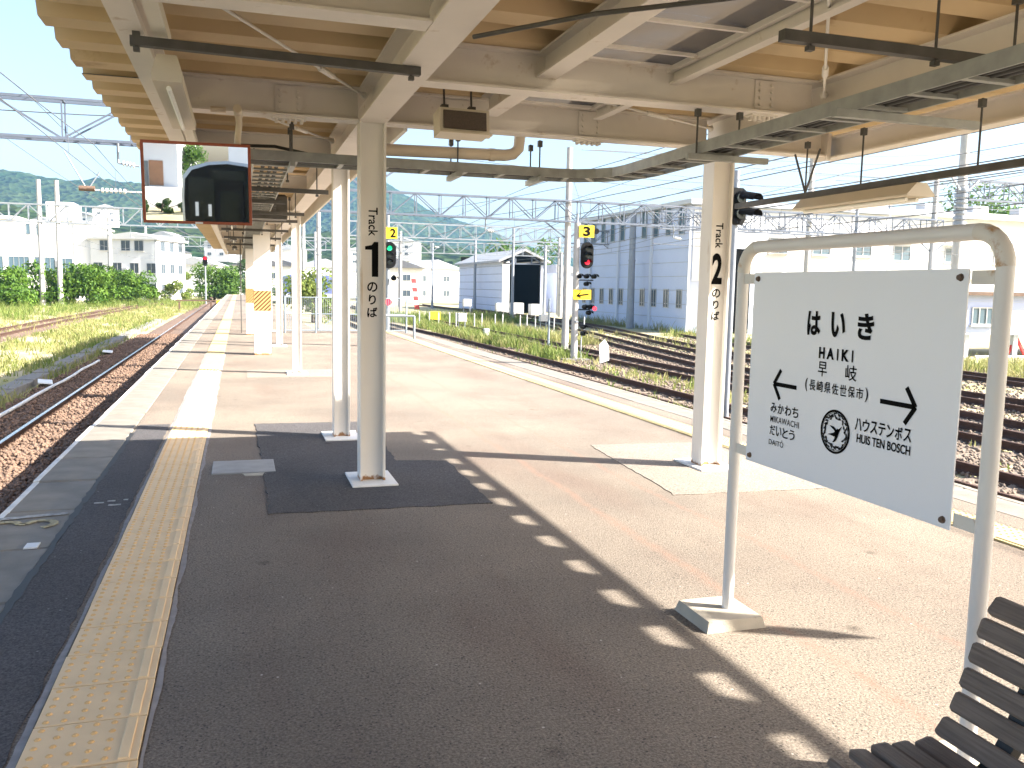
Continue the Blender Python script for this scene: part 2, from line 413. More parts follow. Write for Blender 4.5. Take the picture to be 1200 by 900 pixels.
def tag(o, label=None, cat=None, group=None, kind=None):
    if label: o["label"] = label
    if cat: o["category"] = cat
    if group: o["group"] = group
    if kind: o["kind"] = kind
    return o
def thing(name, label, cat, group=None, loc=(0, 0, 0), rot=None):
    o = bpy.data.objects.new(name, None); o.empty_display_size = 0.2
    COL.objects.link(o); o.location = loc
    if rot: o.rotation_euler = rot
    return tag(o, label, cat, group)
def inst(src, parent=None, loc=None, rot=None, scale=None):
    c = src.copy(); COL.objects.link(c)
    c.parent = parent
    if loc is not None: c.location = loc
    if rot is not None: c.rotation_euler = rot
    if scale is not None: c.scale = scale
    return c
def copy_tree(o, parent=None):
    c = o.copy(); COL.objects.link(c); c.parent = parent
    for ch in o.children: copy_tree(ch, c)
    return c
def numpy_mesh(name, verts, faces, mats, midx=None, smooth=False):
    me = bpy.data.meshes.new(name)
    verts = np.asarray(verts, np.float32); faces = np.asarray(faces, np.int32)
    k = faces.shape[1]
    me.vertices.add(len(verts)); me.vertices.foreach_set("co", verts.ravel())
    me.loops.add(faces.size); me.loops.foreach_set("vertex_index", faces.ravel())
    me.polygons.add(len(faces)); me.polygons.foreach_set("loop_start", np.arange(0, faces.size, k, dtype=np.int32))
    me.polygons.foreach_set("loop_total", np.full(len(faces), k, np.int32))
    for m in mats: me.materials.append(MATS[m])
    if midx is not None: me.polygons.foreach_set("material_index", np.asarray(midx, np.int32))
    if smooth: me.polygons.foreach_set("use_smooth", np.ones(len(faces), bool))
    me.update(calc_edges=True); me.validate()
    return me
def npobj(name, verts, faces, mats, parent=None, midx=None, smooth=False, **kw):
    o = bpy.data.objects.new(name, numpy_mesh(name, verts, faces, mats, midx, smooth)); COL.objects.link(o)
    if parent: o.parent = parent
    return tag(o, kw.get("label"), kw.get("cat"), kw.get("group"), kw.get("kind"))

def text(name, body, origin, xdir, ydir, w, h, material, parent, bold=0.0, space=1.0, depth=0.0012, label=None):
    """Lettering mesh stretched to w x h, centred on origin, reading along xdir with ydir up."""
    c = bpy.data.curves.new(name, 'FONT'); c.body = body; c.offset = bold; c.space_character = space; c.resolution_u = 4
    t = bpy.data.objects.new(name, c); COL.objects.link(t)
    bpy.context.view_layer.update()
    me = bpy.data.meshes.new_from_object(t.evaluated_get(bpy.context.evaluated_depsgraph_get()))
    bpy.data.objects.remove(t); bpy.data.curves.remove(c)
    co = np.empty(len(me.vertices)*3, np.float32); me.vertices.foreach_get("co", co); co = co.reshape(-1, 3)
    lo = co.min(0); hi = co.max(0)
    X = Vector(xdir).normalized(); Y = Vector(ydir).normalized(); N = X.cross(Y)
    q = (co-(lo+hi)/2)/np.maximum(hi-lo, 1e-6)
    P = np.array(origin)+np.outer(q[:, 0]*w, np.array(X))+np.outer(q[:, 1]*h, np.array(Y))+np.array(N)*depth
    me.vertices.foreach_set("co", P.astype(np.float32).ravel())
    me.materials.clear(); me.materials.append(MATS[material]); me.update()
    me.name = name
    o = bpy.data.objects.new(name, me); COL.objects.link(o); o.parent = parent
    if label: o["label"] = label
    return o

# ================================================================== GROUND, TRACK BEDS
GZ = -1.12                                   # yard level; platform surface is z = 0, rail tops about -0.95
g = MB(); g.add([(-3000, -1500, GZ-0.02), (3000, -1500, GZ-0.02), (3000, 4000, GZ-0.02), (-3000, 4000, GZ-0.02)], [(0, 1, 2, 3)])
g.build("ground", "ground_dirt", kind="structure")

def bed(name, x0, x1, y0, y1, z, m, n=1.0):
    """slightly uneven ballast bed"""
    nx = max(2, int((x1-x0)/n)); ny = max(2, int((y1-y0)/n))
    xs = np.linspace(x0, x1, nx); ys = np.linspace(y0, y1, ny)
    X, Y = np.meshgrid(xs, ys); Z = np.full_like(X, z)+RNG.normal(0, 0.012, X.shape)
    Z[:, 0] = GZ-0.08; Z[:, -1] = GZ-0.08
    idx = np.arange(nx*ny).reshape(ny, nx)
    F = np.stack([idx[:-1, :-1], idx[:-1, 1:], idx[1:, 1:], idx[1:, :-1]], -1).reshape(-1, 4)
    return npobj(name, np.stack([X, Y, Z], -1).reshape(-1, 3), F, [m], smooth=True, kind="structure")
bed("ballast_bed_west", -4.75, -1.6, -60, 140, GZ+0.03, "ballast_bed", 0.35)
bed("ballast_bed_east", 5.9, 15.8, -40, 150, GZ-0.015, "ballast_bed_grey", 0.5)
bed("ballast_bed_far_west", -12.6, -9.2, 5, 160, GZ+0.03, "ballast_bed", 0.5)

# ------------------------------------------------------------------ platform
PX0, PX1, PXN = -1.51, 5.62, 2.4
pf = thing("platform", None, None); pf["kind"] = "structure"
s = MB()
KX = -1.06                                   # inner edge of the left kerb blocks
s.add([(KX, -14, 0), (PX1-0.42, -14, 0), (PX1-0.42, 30, 0), (KX, 30, 0)], [(0, 1, 2, 3)], 0)
s.add([(KX, 30, 0), (PXN, 30, 0), (PXN, 120, 0), (KX, 120, 0)], [(0, 1, 2, 3)], 0)
for (x, y0, y1) in ((PX1-0.02, -14, 30), (PXN, 30, 120)):
    s.add([(x, y0, -0.12), (x, y0, GZ-0.1), (x, y1, GZ-0.1), (x, y1, -0.12)], [(0, 1, 2, 3)], 1)
s.add([(PX0+0.03, -14, -0.12), (PX0+0.03, 120, -0.12), (PX0+0.03, 120, GZ-0.1), (PX0+0.03, -14, GZ-0.1)], [(0, 1, 2, 3)], 1)
s.add([(PXN, 30, 0), (PX1-0.02, 30, 0), (PX1-0.02, 30, GZ), (PXN, 30, GZ)], [(0, 1, 2, 3)], 1)
s.build("surface", ["platform_asphalt", "side_concrete"], pf)
# kerb blocks of the left edge, one by one (0.9 m), each slightly out of level
kb = MB(); kb.bevbox(PX0, KX-0.004, 0.004, 0.896, -0.13, 0.0, 0.012); kb.box(PX0-0.004, PX0+0.035, 0.0, 0.9, -0.05, 0.003, 1)
k0 = kb.build("kerb_block", ["edge_concrete", "white_line"], pf, loc=(0, 0, 0.004))
for i in range(-8, 70):
    if i == 0: continue
    inst(k0, pf, (random.uniform(-.006, .006), 0.9*i, 0.004+random.uniform(-.004, .003)), (0, random.uniform(-.006, .006), 0))
kf = MB(); kf.box(PX0, KX, 63.02, 120, -0.13, 0.004); kf.box(PX0-0.004, PX0+0.035, 63.02, 120, -0.05, 0.007, 1)
kf.build("kerb_run", ["edge_concrete", "white_line"], pf)
# right-hand kerb
kb2 = MB(); kb2.bevbox(PX1-0.418, PX1, 0.004, 0.896, -0.13, 0.0, 0.012); kb2.box(PX1-0.06, PX1+0.004, 0.0, 0.9, -0.05, 0.003, 1)
k1 = kb2.build("kerb_block", ["edge_concrete", "edge_concrete"], pf, loc=(0, 0, 0.004))
for i in range(-8, 33):
    if i: inst(k1, pf, (random.uniform(-.005, .005), 0.9*i, 0.004+random.uniform(-.003, .003)))

# tactile paving: real tiles with domes and a raised guide bar
def tile_mesh(name, w, bar_right, mats, seg=6):
    m = MB(); g_ = 0.0046
    m.bevbox(g_, w-g_, g_, 0.3-g_, -0.02, 0.012, 0.002)
    field = w-0.09
    off = 0.0 if bar_right else 0.09
    for i in range(5):
        for j in range(5):
            cx = off+0.035+i*(field-0.05)/4; cy = 0.03+j*0.06
            ring = [(cx+0.0125*math.cos(2*math.pi*k/seg), cy+0.0125*math.sin(2*math.pi*k/seg), 0.0121) for k in range(seg)]
            top = [(cx+0.0075*math.cos(2*math.pi*k/seg), cy+0.0075*math.sin(2*math.pi*k/seg), 0.0168) for k in range(seg)]
            m.add(ring+top, [(k, (k+1) % seg, seg+(k+1) % seg, seg+k) for k in range(seg)]+[tuple(range(seg, 2*seg))], 1, False)
    bx = w-0.065 if bar_right else 0.03
    m.bevbox(bx, bx+0.035, 0.012, 0.288, 0.0119, 0.0175, 0.003)
    return m.build(name, mats, pf)
TL0, TW = -0.697, 0.368
t0 = tile_mesh("tactile_tile", TW, True, ["tactile", "tactile_dome"]); t0.location = (TL0, 3.149, 0)
for i in range(-8, 46):
    if i: inst(t0, pf, (TL0+random.uniform(-.0015, .0015), 3.149+0.3*i, random.uniform(-.001, .0015)), (0, 0, random.uniform(-.003, .003)))
far = MB()
for i in range(46, 380): far.bevbox(TL0, TL0+TW, 3.149+0.3*i+.003, 3.149+0.3*i+.297, -0.02, 0.012, 0.004)
far.build("far_tactile_tiles", "tactile_pale", pf, kind="stuff")
def seam(x, w0, w1, sgn):
    ys = np.arange(-2.0, 20, .05); w = np.interp(ys, np.arange(-2.5, 21, .35), RNG.uniform(w0, w1, 68)[:len(np.arange(-2.5, 21, .35))])+RNG.normal(0, .002, len(ys))
    V = np.concatenate([np.column_stack([np.full(len(ys), x), ys, np.full(len(ys), .0055)]), np.column_stack([x+sgn*w, ys, np.full(len(ys), .0035)])])
    n = len(ys); i_ = np.arange(n-1); F = np.column_stack([i_, i_+1, n+i_+1, n+i_]) if sgn < 0 else np.column_stack([i_, n+i_, n+i_+1, i_+1])
    npobj("mortar_seam", V, F, ["mortar"], pf)
seam(TL0-.001, .008, .03, -1); seam(TL0+TW+.001, .010, .034, 1)
TR0 = 4.56
t1 = tile_mesh("tactile_tile", 0.34, False, ["tactile_pale", "tactile_pale"]); t1.location = (TR0, 3.0, 0)
for i in range(-2, 36):
    if i: inst(t1, pf, (TR0+random.uniform(-.0015, .0015), 3.0+0.3*i, random.uniform(-.001, .0015)))
far = MB()
for i in range(36, 89): far.bevbox(TR0, TR0+.34, 3+0.3*i+.003, 3+0.3*i+.297, -0.02, 0.012, 0.004)
far.build("far_tactile_tiles", "tactile_pale", pf, kind="stuff")

# asphalt patches round the columns, manhole plate, paint marks
def patch(name, poly, m, z=0.006, ragged=0.012):
    pts = []
    n = len(poly)
    for i in range(n):
        a = Vector((*poly[i], 0)); b = Vector((*poly[(i+1) % n], 0)); k = max(2, int((b-a).length/0.09))
        for j in range(k):
            p = a.lerp(b, j/k); pts.append((p.x+random.uniform(-ragged, ragged), p.y+random.uniform(-ragged, ragged)))
    mb = MB(); mb.prism(pts, -0.01, z, 'Z'); return mb.build(name, m, pf)
patch("asphalt_patch", [(0.17, 5.86), (1.70, 5.80), (1.74, 7.35), (1.30, 7.45), (1.34, 9.7), (0.14, 9.75), (0.17, 7.1)], "dark_asphalt")
patch("asphalt_patch", [(3.12, 5.72), (5.0, 5.62), (5.05, 7.7), (3.3, 7.8)][0:4], "pale_asphalt", 0.005)
patch("asphalt_patch", [(0.1, 14.6), (1.7, 14.6), (1.7, 15.9), (0.1, 15.9)], "pale_asphalt", 0.005, 0.004)
patch("asphalt_patch", [(KX+.02, -3), (TL0-.04, -3), (TL0-.04, 9.9), (KX+.02, 9.9)], "dark_asphalt", 0.0035, 0.008)
patch("asphalt_seam", [(KX-.015, 3.2), (KX+.022, 3.2), (KX+.03, 9.4), (KX-.012, 9.4)], "cable_black", 0.0052, 0.01)
mh = MB(); mh.bevbox(-0.235, 0.262, 7.19, 7.70, -0.01, 0.012, 0.003)
mh.build("manhole_plate", "manhole_steel", pf)
patch("manhole_rim", [(0.02, 7.10), (0.20, 7.08), (0.21, 7.19), (0.0, 7.19)], "concrete", 0.005, 0.01)
# worn painted numeral 3 with a dash, lying on the kerb, read from the track side
def strokes(name, poly, w, m, z=0.009):
    mb = MB()
    for a, b in zip(poly[:-1], poly[1:]): mb.bar((a[0], a[1], z-0.002), (b[0], b[1], z-0.002), w, 0.003)
    return mb.build(name, m, pf)
pts3 = []
for (cx, cy, a0, a1) in ((-1.22, 5.93, -70, 170), (-1.42, 5.93, 10, 250)):
    for k in range(9):
        a = math.radians(a0+(a1-a0)*k/8); pts3.append((cx+0.085*math.sin(a+math.pi/2), cy-0.10*math.cos(a+math.pi/2)*0.9))
strokes("painted_numeral", pts3, 0.045, "worn_yellow_paint")
strokes("painted_dash", [(-1.5, 6.10), (-1.10, 6.17)], 0.055, "worn_white_paint")
d = MB(); d.box(-1.20, -1.13, 5.40, 5.50, 0, 0.0085); d.build("floor_sticker", "white_paint", pf)
for (x, y, w_) in ((-0.9, 6.45, .05), (-.8, 6.47, .03), (-.98, 6.41, .06), (-.72, 6.52, .025), (-.88, 6.33, .08)):
    d = MB(); d.box(x, x+w_, y, y+.03, 0, 0.0055); d.build("paint_fleck", "worn_white_paint", pf)

# ================================================================== CANOPY
cp = thing("platform_canopy", "cream steel platform canopy with folded sheet roof, white columns and beams", "canopy")
ZB, ZT = 2.75, 3.0                           # underside and top of main beams
YN, YF, YE = -12.0, 7.08, 40.5               # near end, end of the wide part, far end of the narrow part

def roof_sheet(name, x0, x1, y0, y1, z=ZT, pitch=0.5, h=0.115):
    """folded-plate sheet; folds run across the platform (along X)"""
    prof = []
    n = int(round((y1-y0)/pitch))
    for i in range(n):
        b = y1-(i+1)*pitch
        prof = [(b, 0), (b+0.21, 0), (b+0.27, h), (b+0.44, h)]+prof
    prof.append((y1, 0))
    m = MB(); k = len(prof)
    vs = [(x, p[0], z+p[1]) for x in (x0, x1) for p in prof]
    m.add(vs, [(i, i+1, k+i+1, k+i) for i in range(k-1)], 0)
    vs2 = [(x, p[0], z+p[1]+0.006) for x in (x0-.002, x1+.002) for p in prof]
    m.add(vs2, [(i, k+i, k+i+1, i+1) for i in range(k-1)], 1)
    return m.build(name, ["roof_sheet", "roof_top"], cp)
roof_sheet("roof_sheet", -1.05, 1.93, YN, YF)
roof_sheet("roof_sheet", -1.05, 1.30, YF+.002, YE)
roof_sheet("roof_sheet", 2.72, 5.62, YN, YF)
m = MB(); m.box(5.60, 5.64, YN, YF, 2.95, 3.012); m.build("eave_trim", "beam_paint", cp)
m = MB(); m.box(1.932, 1.938, YN, YF, 2.99, 3.16); m.build("ridge_light_stop", "roof_top", cp)  # added strips that stop sun leaking in under the sheet ridges
m = MB(); m.box(2.712, 2.718, YN, YF, 3.0, 3.16); m.build("ridge_light_stop", "roof_top", cp)
# fascia of the narrow part and beam covers
m = MB(); m.box(1.30, 1.335, YF+0.1, YE, 2.80, 3.10); m.build("fascia", "fascia_paint", cp)

# columns: H section, flanges left and right, web facing the camera
def column(x, y, ztop, w=0.195, d=0.18, name="column"):
    m = MB(); t = 0.017
    m.box(x-w/2, x-w/2+t, y-d/2, y+d/2, 0.02, ztop); m.box(x+w/2-t, x+w/2, y-d/2, y+d/2, 0.02, ztop)
    m.box(x-w/2+t, x+w/2-t, y-0.045, y-0.034, 0.02, ztop)
    m.box(x-w/2+t, x+w/2-t, y+0.034, y+0.045, 0.02, ztop)
    c = m.build(name, "column_paint", cp)
    b = MB(); b.bevbox(x-0.175, x+0.175, y-0.24, y+0.27, 0.0, 0.02, 0.003); b.build("base_plate", "white_paint", c)
    return c
c1 = column(0.975, 6.72, ZB)
c2 = column(3.93, 6.66, ZB)
column(0.965, 8.75, ZB, 0.16, 0.15); column(0.93, 15.2, ZB, 0.15, 0.15)
column(0.93, 22.0, ZB, 0.15, 0.15); column(0.93, 29.0, ZB, 0.15, 0.15); column(0.93, 36.0, ZB, 0.15, 0.15)
column(3.93, -1.6, ZB); column(0.975, -1.6, ZB); column(0.975, -9, ZB); column(3.93, -9, ZB)
# lettering painted on the two labelled columns
def col_text(col, x, y, num, par):
    yy = y-0.046
    text("lettering", "Track", (x+0.005, yy, 2.018), (0, 0, -1), (1, 0, 0), 0.215, 0.070, "ink_black", col, 0.012)
    n = 0.075 if num == "1" else 0.10
    if num == "1":
        m = MB(); q = [(.045, -.1325), (.045, .1325), (.012, .1325), (-.005, .108), (-.055, .098), (-.055, .072), (-.004, .072), (-.004, -.1325)]
        m.add([(x+a, yy-.0012, 1.735+b) for a, b in q], [tuple(range(8))[::-1]]); m.build("numeral", "ink_black", col)
    else: text("numeral", num, (x-0.002, yy, 1.735), (1, 0, 0), (0, 0, 1), n, 0.265, "ink_black", col, 0.035)
    for i, ch in enumerate("のりば"):
        text("lettering", ch, (x, yy, 1.525-0.097*i), (1, 0, 0), (0, 0, 1), 0.078 if ch != "り" else 0.055, 0.076, "ink_black", col, 0.022)
col_text(c1, 0.975, 6.72, "1", cp)
col_text(c2, 3.93, 6.66, "2", cp)

# main beams
def beam(a, b, w=0.20, h=0.25, name="beam", m_="beam_paint"):
    m = MB(); m.hbeam(a, b, w, h); return m.build(name, m_, cp)
beam((0.975, YN, ZB), (0.975, YE, ZB), 0.20, 0.25)
beam((3.93, YN, ZB), (3.93, 6.86, ZB), 0.20, 0.25)
beam((-0.50, YN, ZB+.02), (-0.50, YE, ZB+.02), 0.13, 0.23)
beam((5.10, YN, ZB-.01), (5.10, 6.80, ZB-.01), 0.14, 0.19)
beam((1.86, YN, ZB+.10), (1.86, 6.58, ZB+.10), 0.13, 0.148)
beam((2.76, YN, ZB+.14), (2.76, 6.58, ZB+.14), 0.07, 0.108)
def xbeams(y, segs, w=0.16, h=0.244, z=ZB+.003):
    for a, b in segs: beam((a, y, z), (b, y, z), w, h)
xbeams(6.72, ((-0.43, 0.872), (1.078, 3.828), (4.032, 5.028)))
xbeams(5.30, ((1.078, 3.828), ))
xbeams(4.15, ((-0.43, 0.872), ))
xbeams(3.9, ((4.032, 5.028), )); xbeams(1.1, ((-0.43, 0.872), (1.078, 3.828), (4.032, 5.028)))
xbeams(-4.0, ((-0.43, 0.872), (1.078, 3.828), (4.032, 5.028)))
for y in (8.75, 11.9, 15.2, 18.5, 22.0, 25.5, 29, 32.5, 36, 39.5): xbeams(y, ((-0.43, 0.872), ), 0.12, 0.20)
# splice plates with bolts
def splice(x, y, z0, z1, w=0.20):
    m = MB(); m.box(x-w/2, x+w/2, y-0.012, y, z0, z1)
    o = m.build("splice_plate", "beam_paint", cp)
    b = MB()
    for i in range(2):
        for j in range(4):
            bx = x-w/2+0.035+i*(w-0.07); bz = z0+0.03+j*(z1-z0-0.06)/3
            b.tube([(bx, y-0.013, bz), (bx, y-0.03, bz)], 0.012, 6)
    b.build("bolts", "beam_paint", o, kind="stuff")
    u = MB(); u.box(x-w/2-.02, x+w/2+.02, y-0.02, y+0.07, z0-0.045, z0-0.032)
    for j in range(5):
        for k in range(2): u.tube([(x-w/2+0.01+j*(w-.02)/4, y+k*.05, z0-0.045), (x-w/2+.01+j*(w-.02)/4, y+k*.05, z0-0.068)], 0.013, 6)
    u.build("bolts", "beam_paint", o, kind="stuff")
splice(0.37, 6.713, ZB+.035, ZB+.225); splice(2.75, 6.713, ZB+.035, ZB+.225); splice(3.45, 5.293, ZB+.035, ZB+.225, .16)
splice(1.62, 6.713, ZB+.035, ZB+.225)
for (x, y) in ((0.872, 6.72), (0.872, 4.15), (3.828, 5.3)):
    m = MB(); m.prism([(x-.06, ZB+.02), (x, ZB+.02), (x, ZB+.24), (x-.03, ZB+.24)], y+0.03, y+0.042, 'Y'); m.build("gusset", "beam_paint", cp)
# end plate of the eave beam
m = MB(); m.box(4.985, 5.02, 6.62, 6.82, ZB-.03, ZB+.2)
for a in (6.66, 6.78):
    for b in (ZB+.02, ZB+.15): m.tube([(5.02, a, b), (5.035, a, b)], .013, 6)
m.build("end_plate", "beam_paint", cp)
# brace rods with turnbuckles
def rod(a, b, name="brace_rod"):
    a = Vector(a); b = Vector(b); m = MB(); m.tube([a, b], 0.009, 6)
    p = a.lerp(b, 0.72); q = a.lerp(b, 0.80); m.tube([p, q], 0.02, 6)
    m.tube([b-(b-a).normalized()*.05, b], [.009, .03], 6); m.build(name, "column_paint", cp)
rod((-0.45, 4.2, 2.96), (0.90, 6.60, 2.93)); rod((2.3, 3.1, 2.93), (3.86, 5.2, 2.90)); rod((1.08, 6.6, 2.93), (3.8, 9.5, 2.95)) if False else None
rod((1.1, 5.42, 2.94), (3.8, 6.6, 2.90)); rod((-0.45, 6.85, 2.96), (.88, 8.7, 2.92))
m = MB(); m.tube([(1.08, 4.12, 2.72), (1.5, 3.62, 2.73), (2.06, 3.17, 2.74), (3.2, 2.6, 2.76)], 0.011, 6); m.build("conduit", "dark_steel", cp)
# skylight: glazing bars and panes between the two light beams
for i in range(-5, 11):
    y0 = 6.55-0.55*(10-i)
    p = MB(); n = 8
    vs = [(1.93+.80*k/n, yy, 2.99+.035*math.sin(math.pi*k/n)) for yy in (y0, y0+.5495) for k in range(n+1)]
    p.add(vs, [(k, k+1, n+2+k, n+1+k) for k in range(n)], 0, True)
    p.build("skylight_pane", "skylight_sheet", cp)
    b = MB(); b.box(1.93, 2.73, y0-.016, y0+.010, 2.965, 2.985); b.build("glazing_bar", "beam_paint", cp)
# cover strip of sky gap between panes and sheets
m = MB(); m.box(2.70, 2.74, YN, 6.6, 2.962, 3.0); m.build("glazing_edge", "beam_paint", cp)

# ================================================================== THINGS HUNG UNDER THE CANOPY
def rods(parent, pts, z0, z1, r=0.007):
    """threaded hanger rods with clamp and nut, each a part of its own"""
    for (x, y) in pts:
        mb = MB(); mb.tube([(x, y, z0), (x, y, z1)], r, 5); mb.cbox((x, y, z1-.03), (.035, .035, .05)); mb.cbox((x, y, z0), (.03, .03, .02))
        mb.build("hanger_rod", "dark_steel", parent)

def cable_tray(name, label, path, w=0.28, group=None):
    t = thing(name, label, "cable tray", group)
    P_ = [Vector(p) for p in path]; n = len(P_)
    L_, R_ = [], []
    for i, p in enumerate(P_):
        d = (P_[min(i+1, n-1)]-P_[max(i-1, 0)]).normalized(); sd = d.cross(Vector((0, 0, 1)))
        L_.append(p+sd*w/2); R_.append(p-sd*w/2)
    for side in (L_, R_):
        m = MB()
        for a, b in zip(side[:-1], side[1:]): m.bar(a, b, 0.012, 0.075)
        m.build("side_rail", "galvanised", t)
    tot = 0.0
    for a, b, c, d in zip(L_[:-1], L_[1:], R_[:-1], R_[1:]):
        ln = ((a+c)/2-(b+d)/2).length; k = max(1, int(ln/0.30))
        for j in range(k):
            p = a.lerp(b, (j+.5)/k); q = c.lerp(d, (j+.5)/k)
            m = MB(); m.bar(p-Vector((0, 0, .028)), q-Vector((0, 0, .028)), 0.035, 0.018); m.build("rung", "galvanised", t)
    for k in (-.06, 0.0, .07):
        m = MB(); m.tube([a.lerp(b, .5+k*3)+Vector((0, 0, -.008+abs(k)*.05)) for a, b in zip(L_, R_)], 0.017, 6); m.build("cable", "cable_black", t)
    return t
arc = [(3.11-0.55*(1-math.sin(a)), 7.05-0.55*(1-math.cos(a)), 2.5) for a in [math.radians(v) for v in (0, 22, 45, 68, 90)]]
tray = cable_tray("cable_tray", "galvanised ladder cable tray curving from the crossbeam towards the camera", [(-0.1, 7.05, 2.5), (1.3, 7.05, 2.5)]+arc+[(3.11, 4.5, 2.5), (3.11, 1.0, 2.5), (3.11, -4, 2.5)])
rods(tray, [(0.4, 6.93), (0.4, 7.17), (1.7, 6.93), (1.7, 7.17), (2.4, 6.93), (2.4, 7.17), (2.95, 5.3), (3.27, 5.3)], 2.44, 2.76)
for (a, b) in (((0.4, 6.85, 2.44), (.4, 7.25, 2.44)), ((1.7, 6.85, 2.44), (1.7, 7.25, 2.44)), ((2.4, 6.85, 2.44), (2.4, 7.25, 2.44)), ((2.88, 5.3, 2.44), (3.5, 5.3, 2.44)), ((2.85, 3.75, 2.44), (3.75, 3.75, 2.44))):
    m = MB(); m.bar(a, b, .04, .04); m.build("strut", "galvanised", tray)
t2 = cable_tray("cable_tray", "ladder cable tray running away under the narrow canopy", [(0.28, 7.4, 2.58), (0.28, 14, 2.58), (0.28, 24, 2.58), (0.28, 39, 2.58)], 0.30)
rods(t2, [(x, y) for y in (8.75, 11.9, 15.2, 18.5, 22.0, 25.5) for x in (.1, .46)], 2.52, 2.76)

def strut_bar(label, a, b, hang, w=0.045, h=0.045, m_="dark_steel", group=None):
    t = thing("hanging_strut", label, "strut", group)
    m = MB(); m.bar(a, b, w, h); m.build("channel", m_, t)
    rods(t, [(x, y) for x, y, z in hang], a[2]-.04, hang[0][2])
strut_bar("dark channel strut clamped under the left beams above the mirror", (-0.50, 4.82, 2.725), (0.98, 4.90, 2.725), [(-0.47, 4.82, 2.78), (.93, 4.90, 2.78)])
strut_bar("steel channel strut on threaded rods at top right of the canopy", (2.16, 3.21, 2.60), (3.60, 3.22, 2.60), [(2.30, 3.21, 2.92), (2.95, 3.21, 2.86), (3.4, 3.22, 2.80)])
for i, (y, x0, x1) in enumerate(((9.6, -.1, .93), (11.0, -.25, .55), (12.8, -.1, .9), (14.3, -.3, .9), (17, -.3, .9), (20, -.3, .9), (23.5, -.3, .9))):
    strut_bar("dark cross strut below the narrow canopy, number %s counted from the mirror" % ("one", "two", "three", "four", "five", "six", "seven")[i], (x0, y, 2.52), (x1, y, 2.52), [(x0+.1, y, 2.9), (x1-.12, y, 2.9)], group="struts under the narrow canopy")

# fluorescent fixture hung on a long conduit rail, right side
fx = thing("strip_light", "cream strip light hung from a dark rail above the station sign", "light")
m = MB(); m.bar((4.33, 7.0, 2.315), (4.33, 1.0, 2.315), .045, .045); m.build("rail", "dark_steel", fx)
m = MB(); m.prism([(4.29, 2.285), (4.37, 2.285), (4.445, 2.205), (4.44, 2.195), (4.22, 2.195), (4.215, 2.205)], 4.75, 6.0, 'Y'); m.build("housing", "lamp_housing", fx)
for x in (4.285, 4.375):
    m = MB(); m.tube([(x, 4.83, 2.18), (x, 5.93, 2.18)], .014, 8); m.build("tube", "lamp_tube", fx)
rods(fx, [(4.33, y) for y in (6.0, 5.35, 4.3)], 2.30, 2.74)
m = MB()
for (dy) in (-.16, .16): m.bar((4.33, 6.0, 2.34), (4.33, 6.0+dy, 2.66), .012, .012)
m.build("stay", "dark_steel", fx)
# left fixture under the edge beam
lf = thing("strip_light", "strip light and conduit under the left edge beam, above the mirror", "light")
m = MB(); m.prism([(-.40, 2.74), (-.30, 2.74), (-.27, 2.64), (-.275, 2.60), (-.425, 2.60), (-.43, 2.64)], 5.10, 6.62, 'Y'); m.build("housing", "lamp_housing", lf)
m = MB(); m.tube([(-.35, 5.2, 2.585), (-.35, 6.5, 2.585)], .014, 8); m.build("tube", "lamp_tube", lf)
m = MB(); m.box(-.395, -.325, -4, 5.1, 2.77, 2.84); m.build("trunking", "fascia_paint", lf)
m = MB(); m.box(-.395, -.325, 6.62, 9.0, 2.70, 2.77); m.build("trunking", "fascia_paint", lf)
for y0 in (10.5, 16, 21.5, 27):
    f = thing("strip_light", "strip light under the narrow canopy, %s the striped column" % {10.5: "nearest to the mirror, well before", 16: "just before", 21.5: "just beyond", 27: "farthest, well beyond"}[y0], "light")
    m = MB(); m.prism([(-.16, 2.62), (-.06, 2.62), (-.03, 2.54), (-.19, 2.54)], y0, y0+1.3, 'Y'); m.build("housing", "dark_steel", f)
    m = MB(); m.tube([(-.11, y0+.1, 2.525), (-.11, y0+1.2, 2.525)], .014, 6); m.build("tube", "lamp_tube", f)
    rods(f, [(-.11, y0+.2), (-.11, y0+1.1)], 2.6, 2.95)

# boarding-position plate hung from the right eave, added unseen to cast the shadow beside the sign's base
hp = thing("hanging_plate", "boarding marker plate hanging from the right eave beyond the frame, added for the shadow beside sign base", "plate", None, (5.62, 1.62, 2.95))
m = MB(); m.prism([(-.06, -.46), (.0, -.64), (.06, -.46), (.06, -.03), (-.06, -.03)], -.004, .004, 'X'); m.build("plate", "white_paint", hp)
m = MB(); m.tube([(0, -.04, -.04), (0, -.04, .02)], .006, 5); m.build("hook", "dark_steel", hp)
m = MB(); m.tube([(0, .04, -.04), (0, .04, .02)], .006, 5); m.build("hook", "dark_steel", hp)

# loudspeaker
sp = thing("loudspeaker", "box loudspeaker with dark grille hung under the canopy crossbeams", "loudspeaker", None, (1.52, 6.05, 2.62), (math.radians(-6), 0, math.radians(2)))
m = MB(); m.prism([(-.18, -.02), (.18, -.02), (.18, .15), (-.18, .15)], -.05, .13, 'Y'); m.build("cabinet", "lamp_housing", sp)
m = MB(); m.box(-.155, .155, -.062, -.0505, .005, .13); m.build("grille", "speaker_grille", sp)
m = MB(); m.box(-.19, .19, -.09, .0, -.032, -.0205); m.build("lip", "lamp_housing", sp)
for x in (-.12, .08):
    m = MB(); m.tube([(x, .05, .15), (x, .05, .36)], .008, 5); m.cbox((x, .05, .17), (.05, .05, .05)); m.build("bracket", "dark_steel", sp)

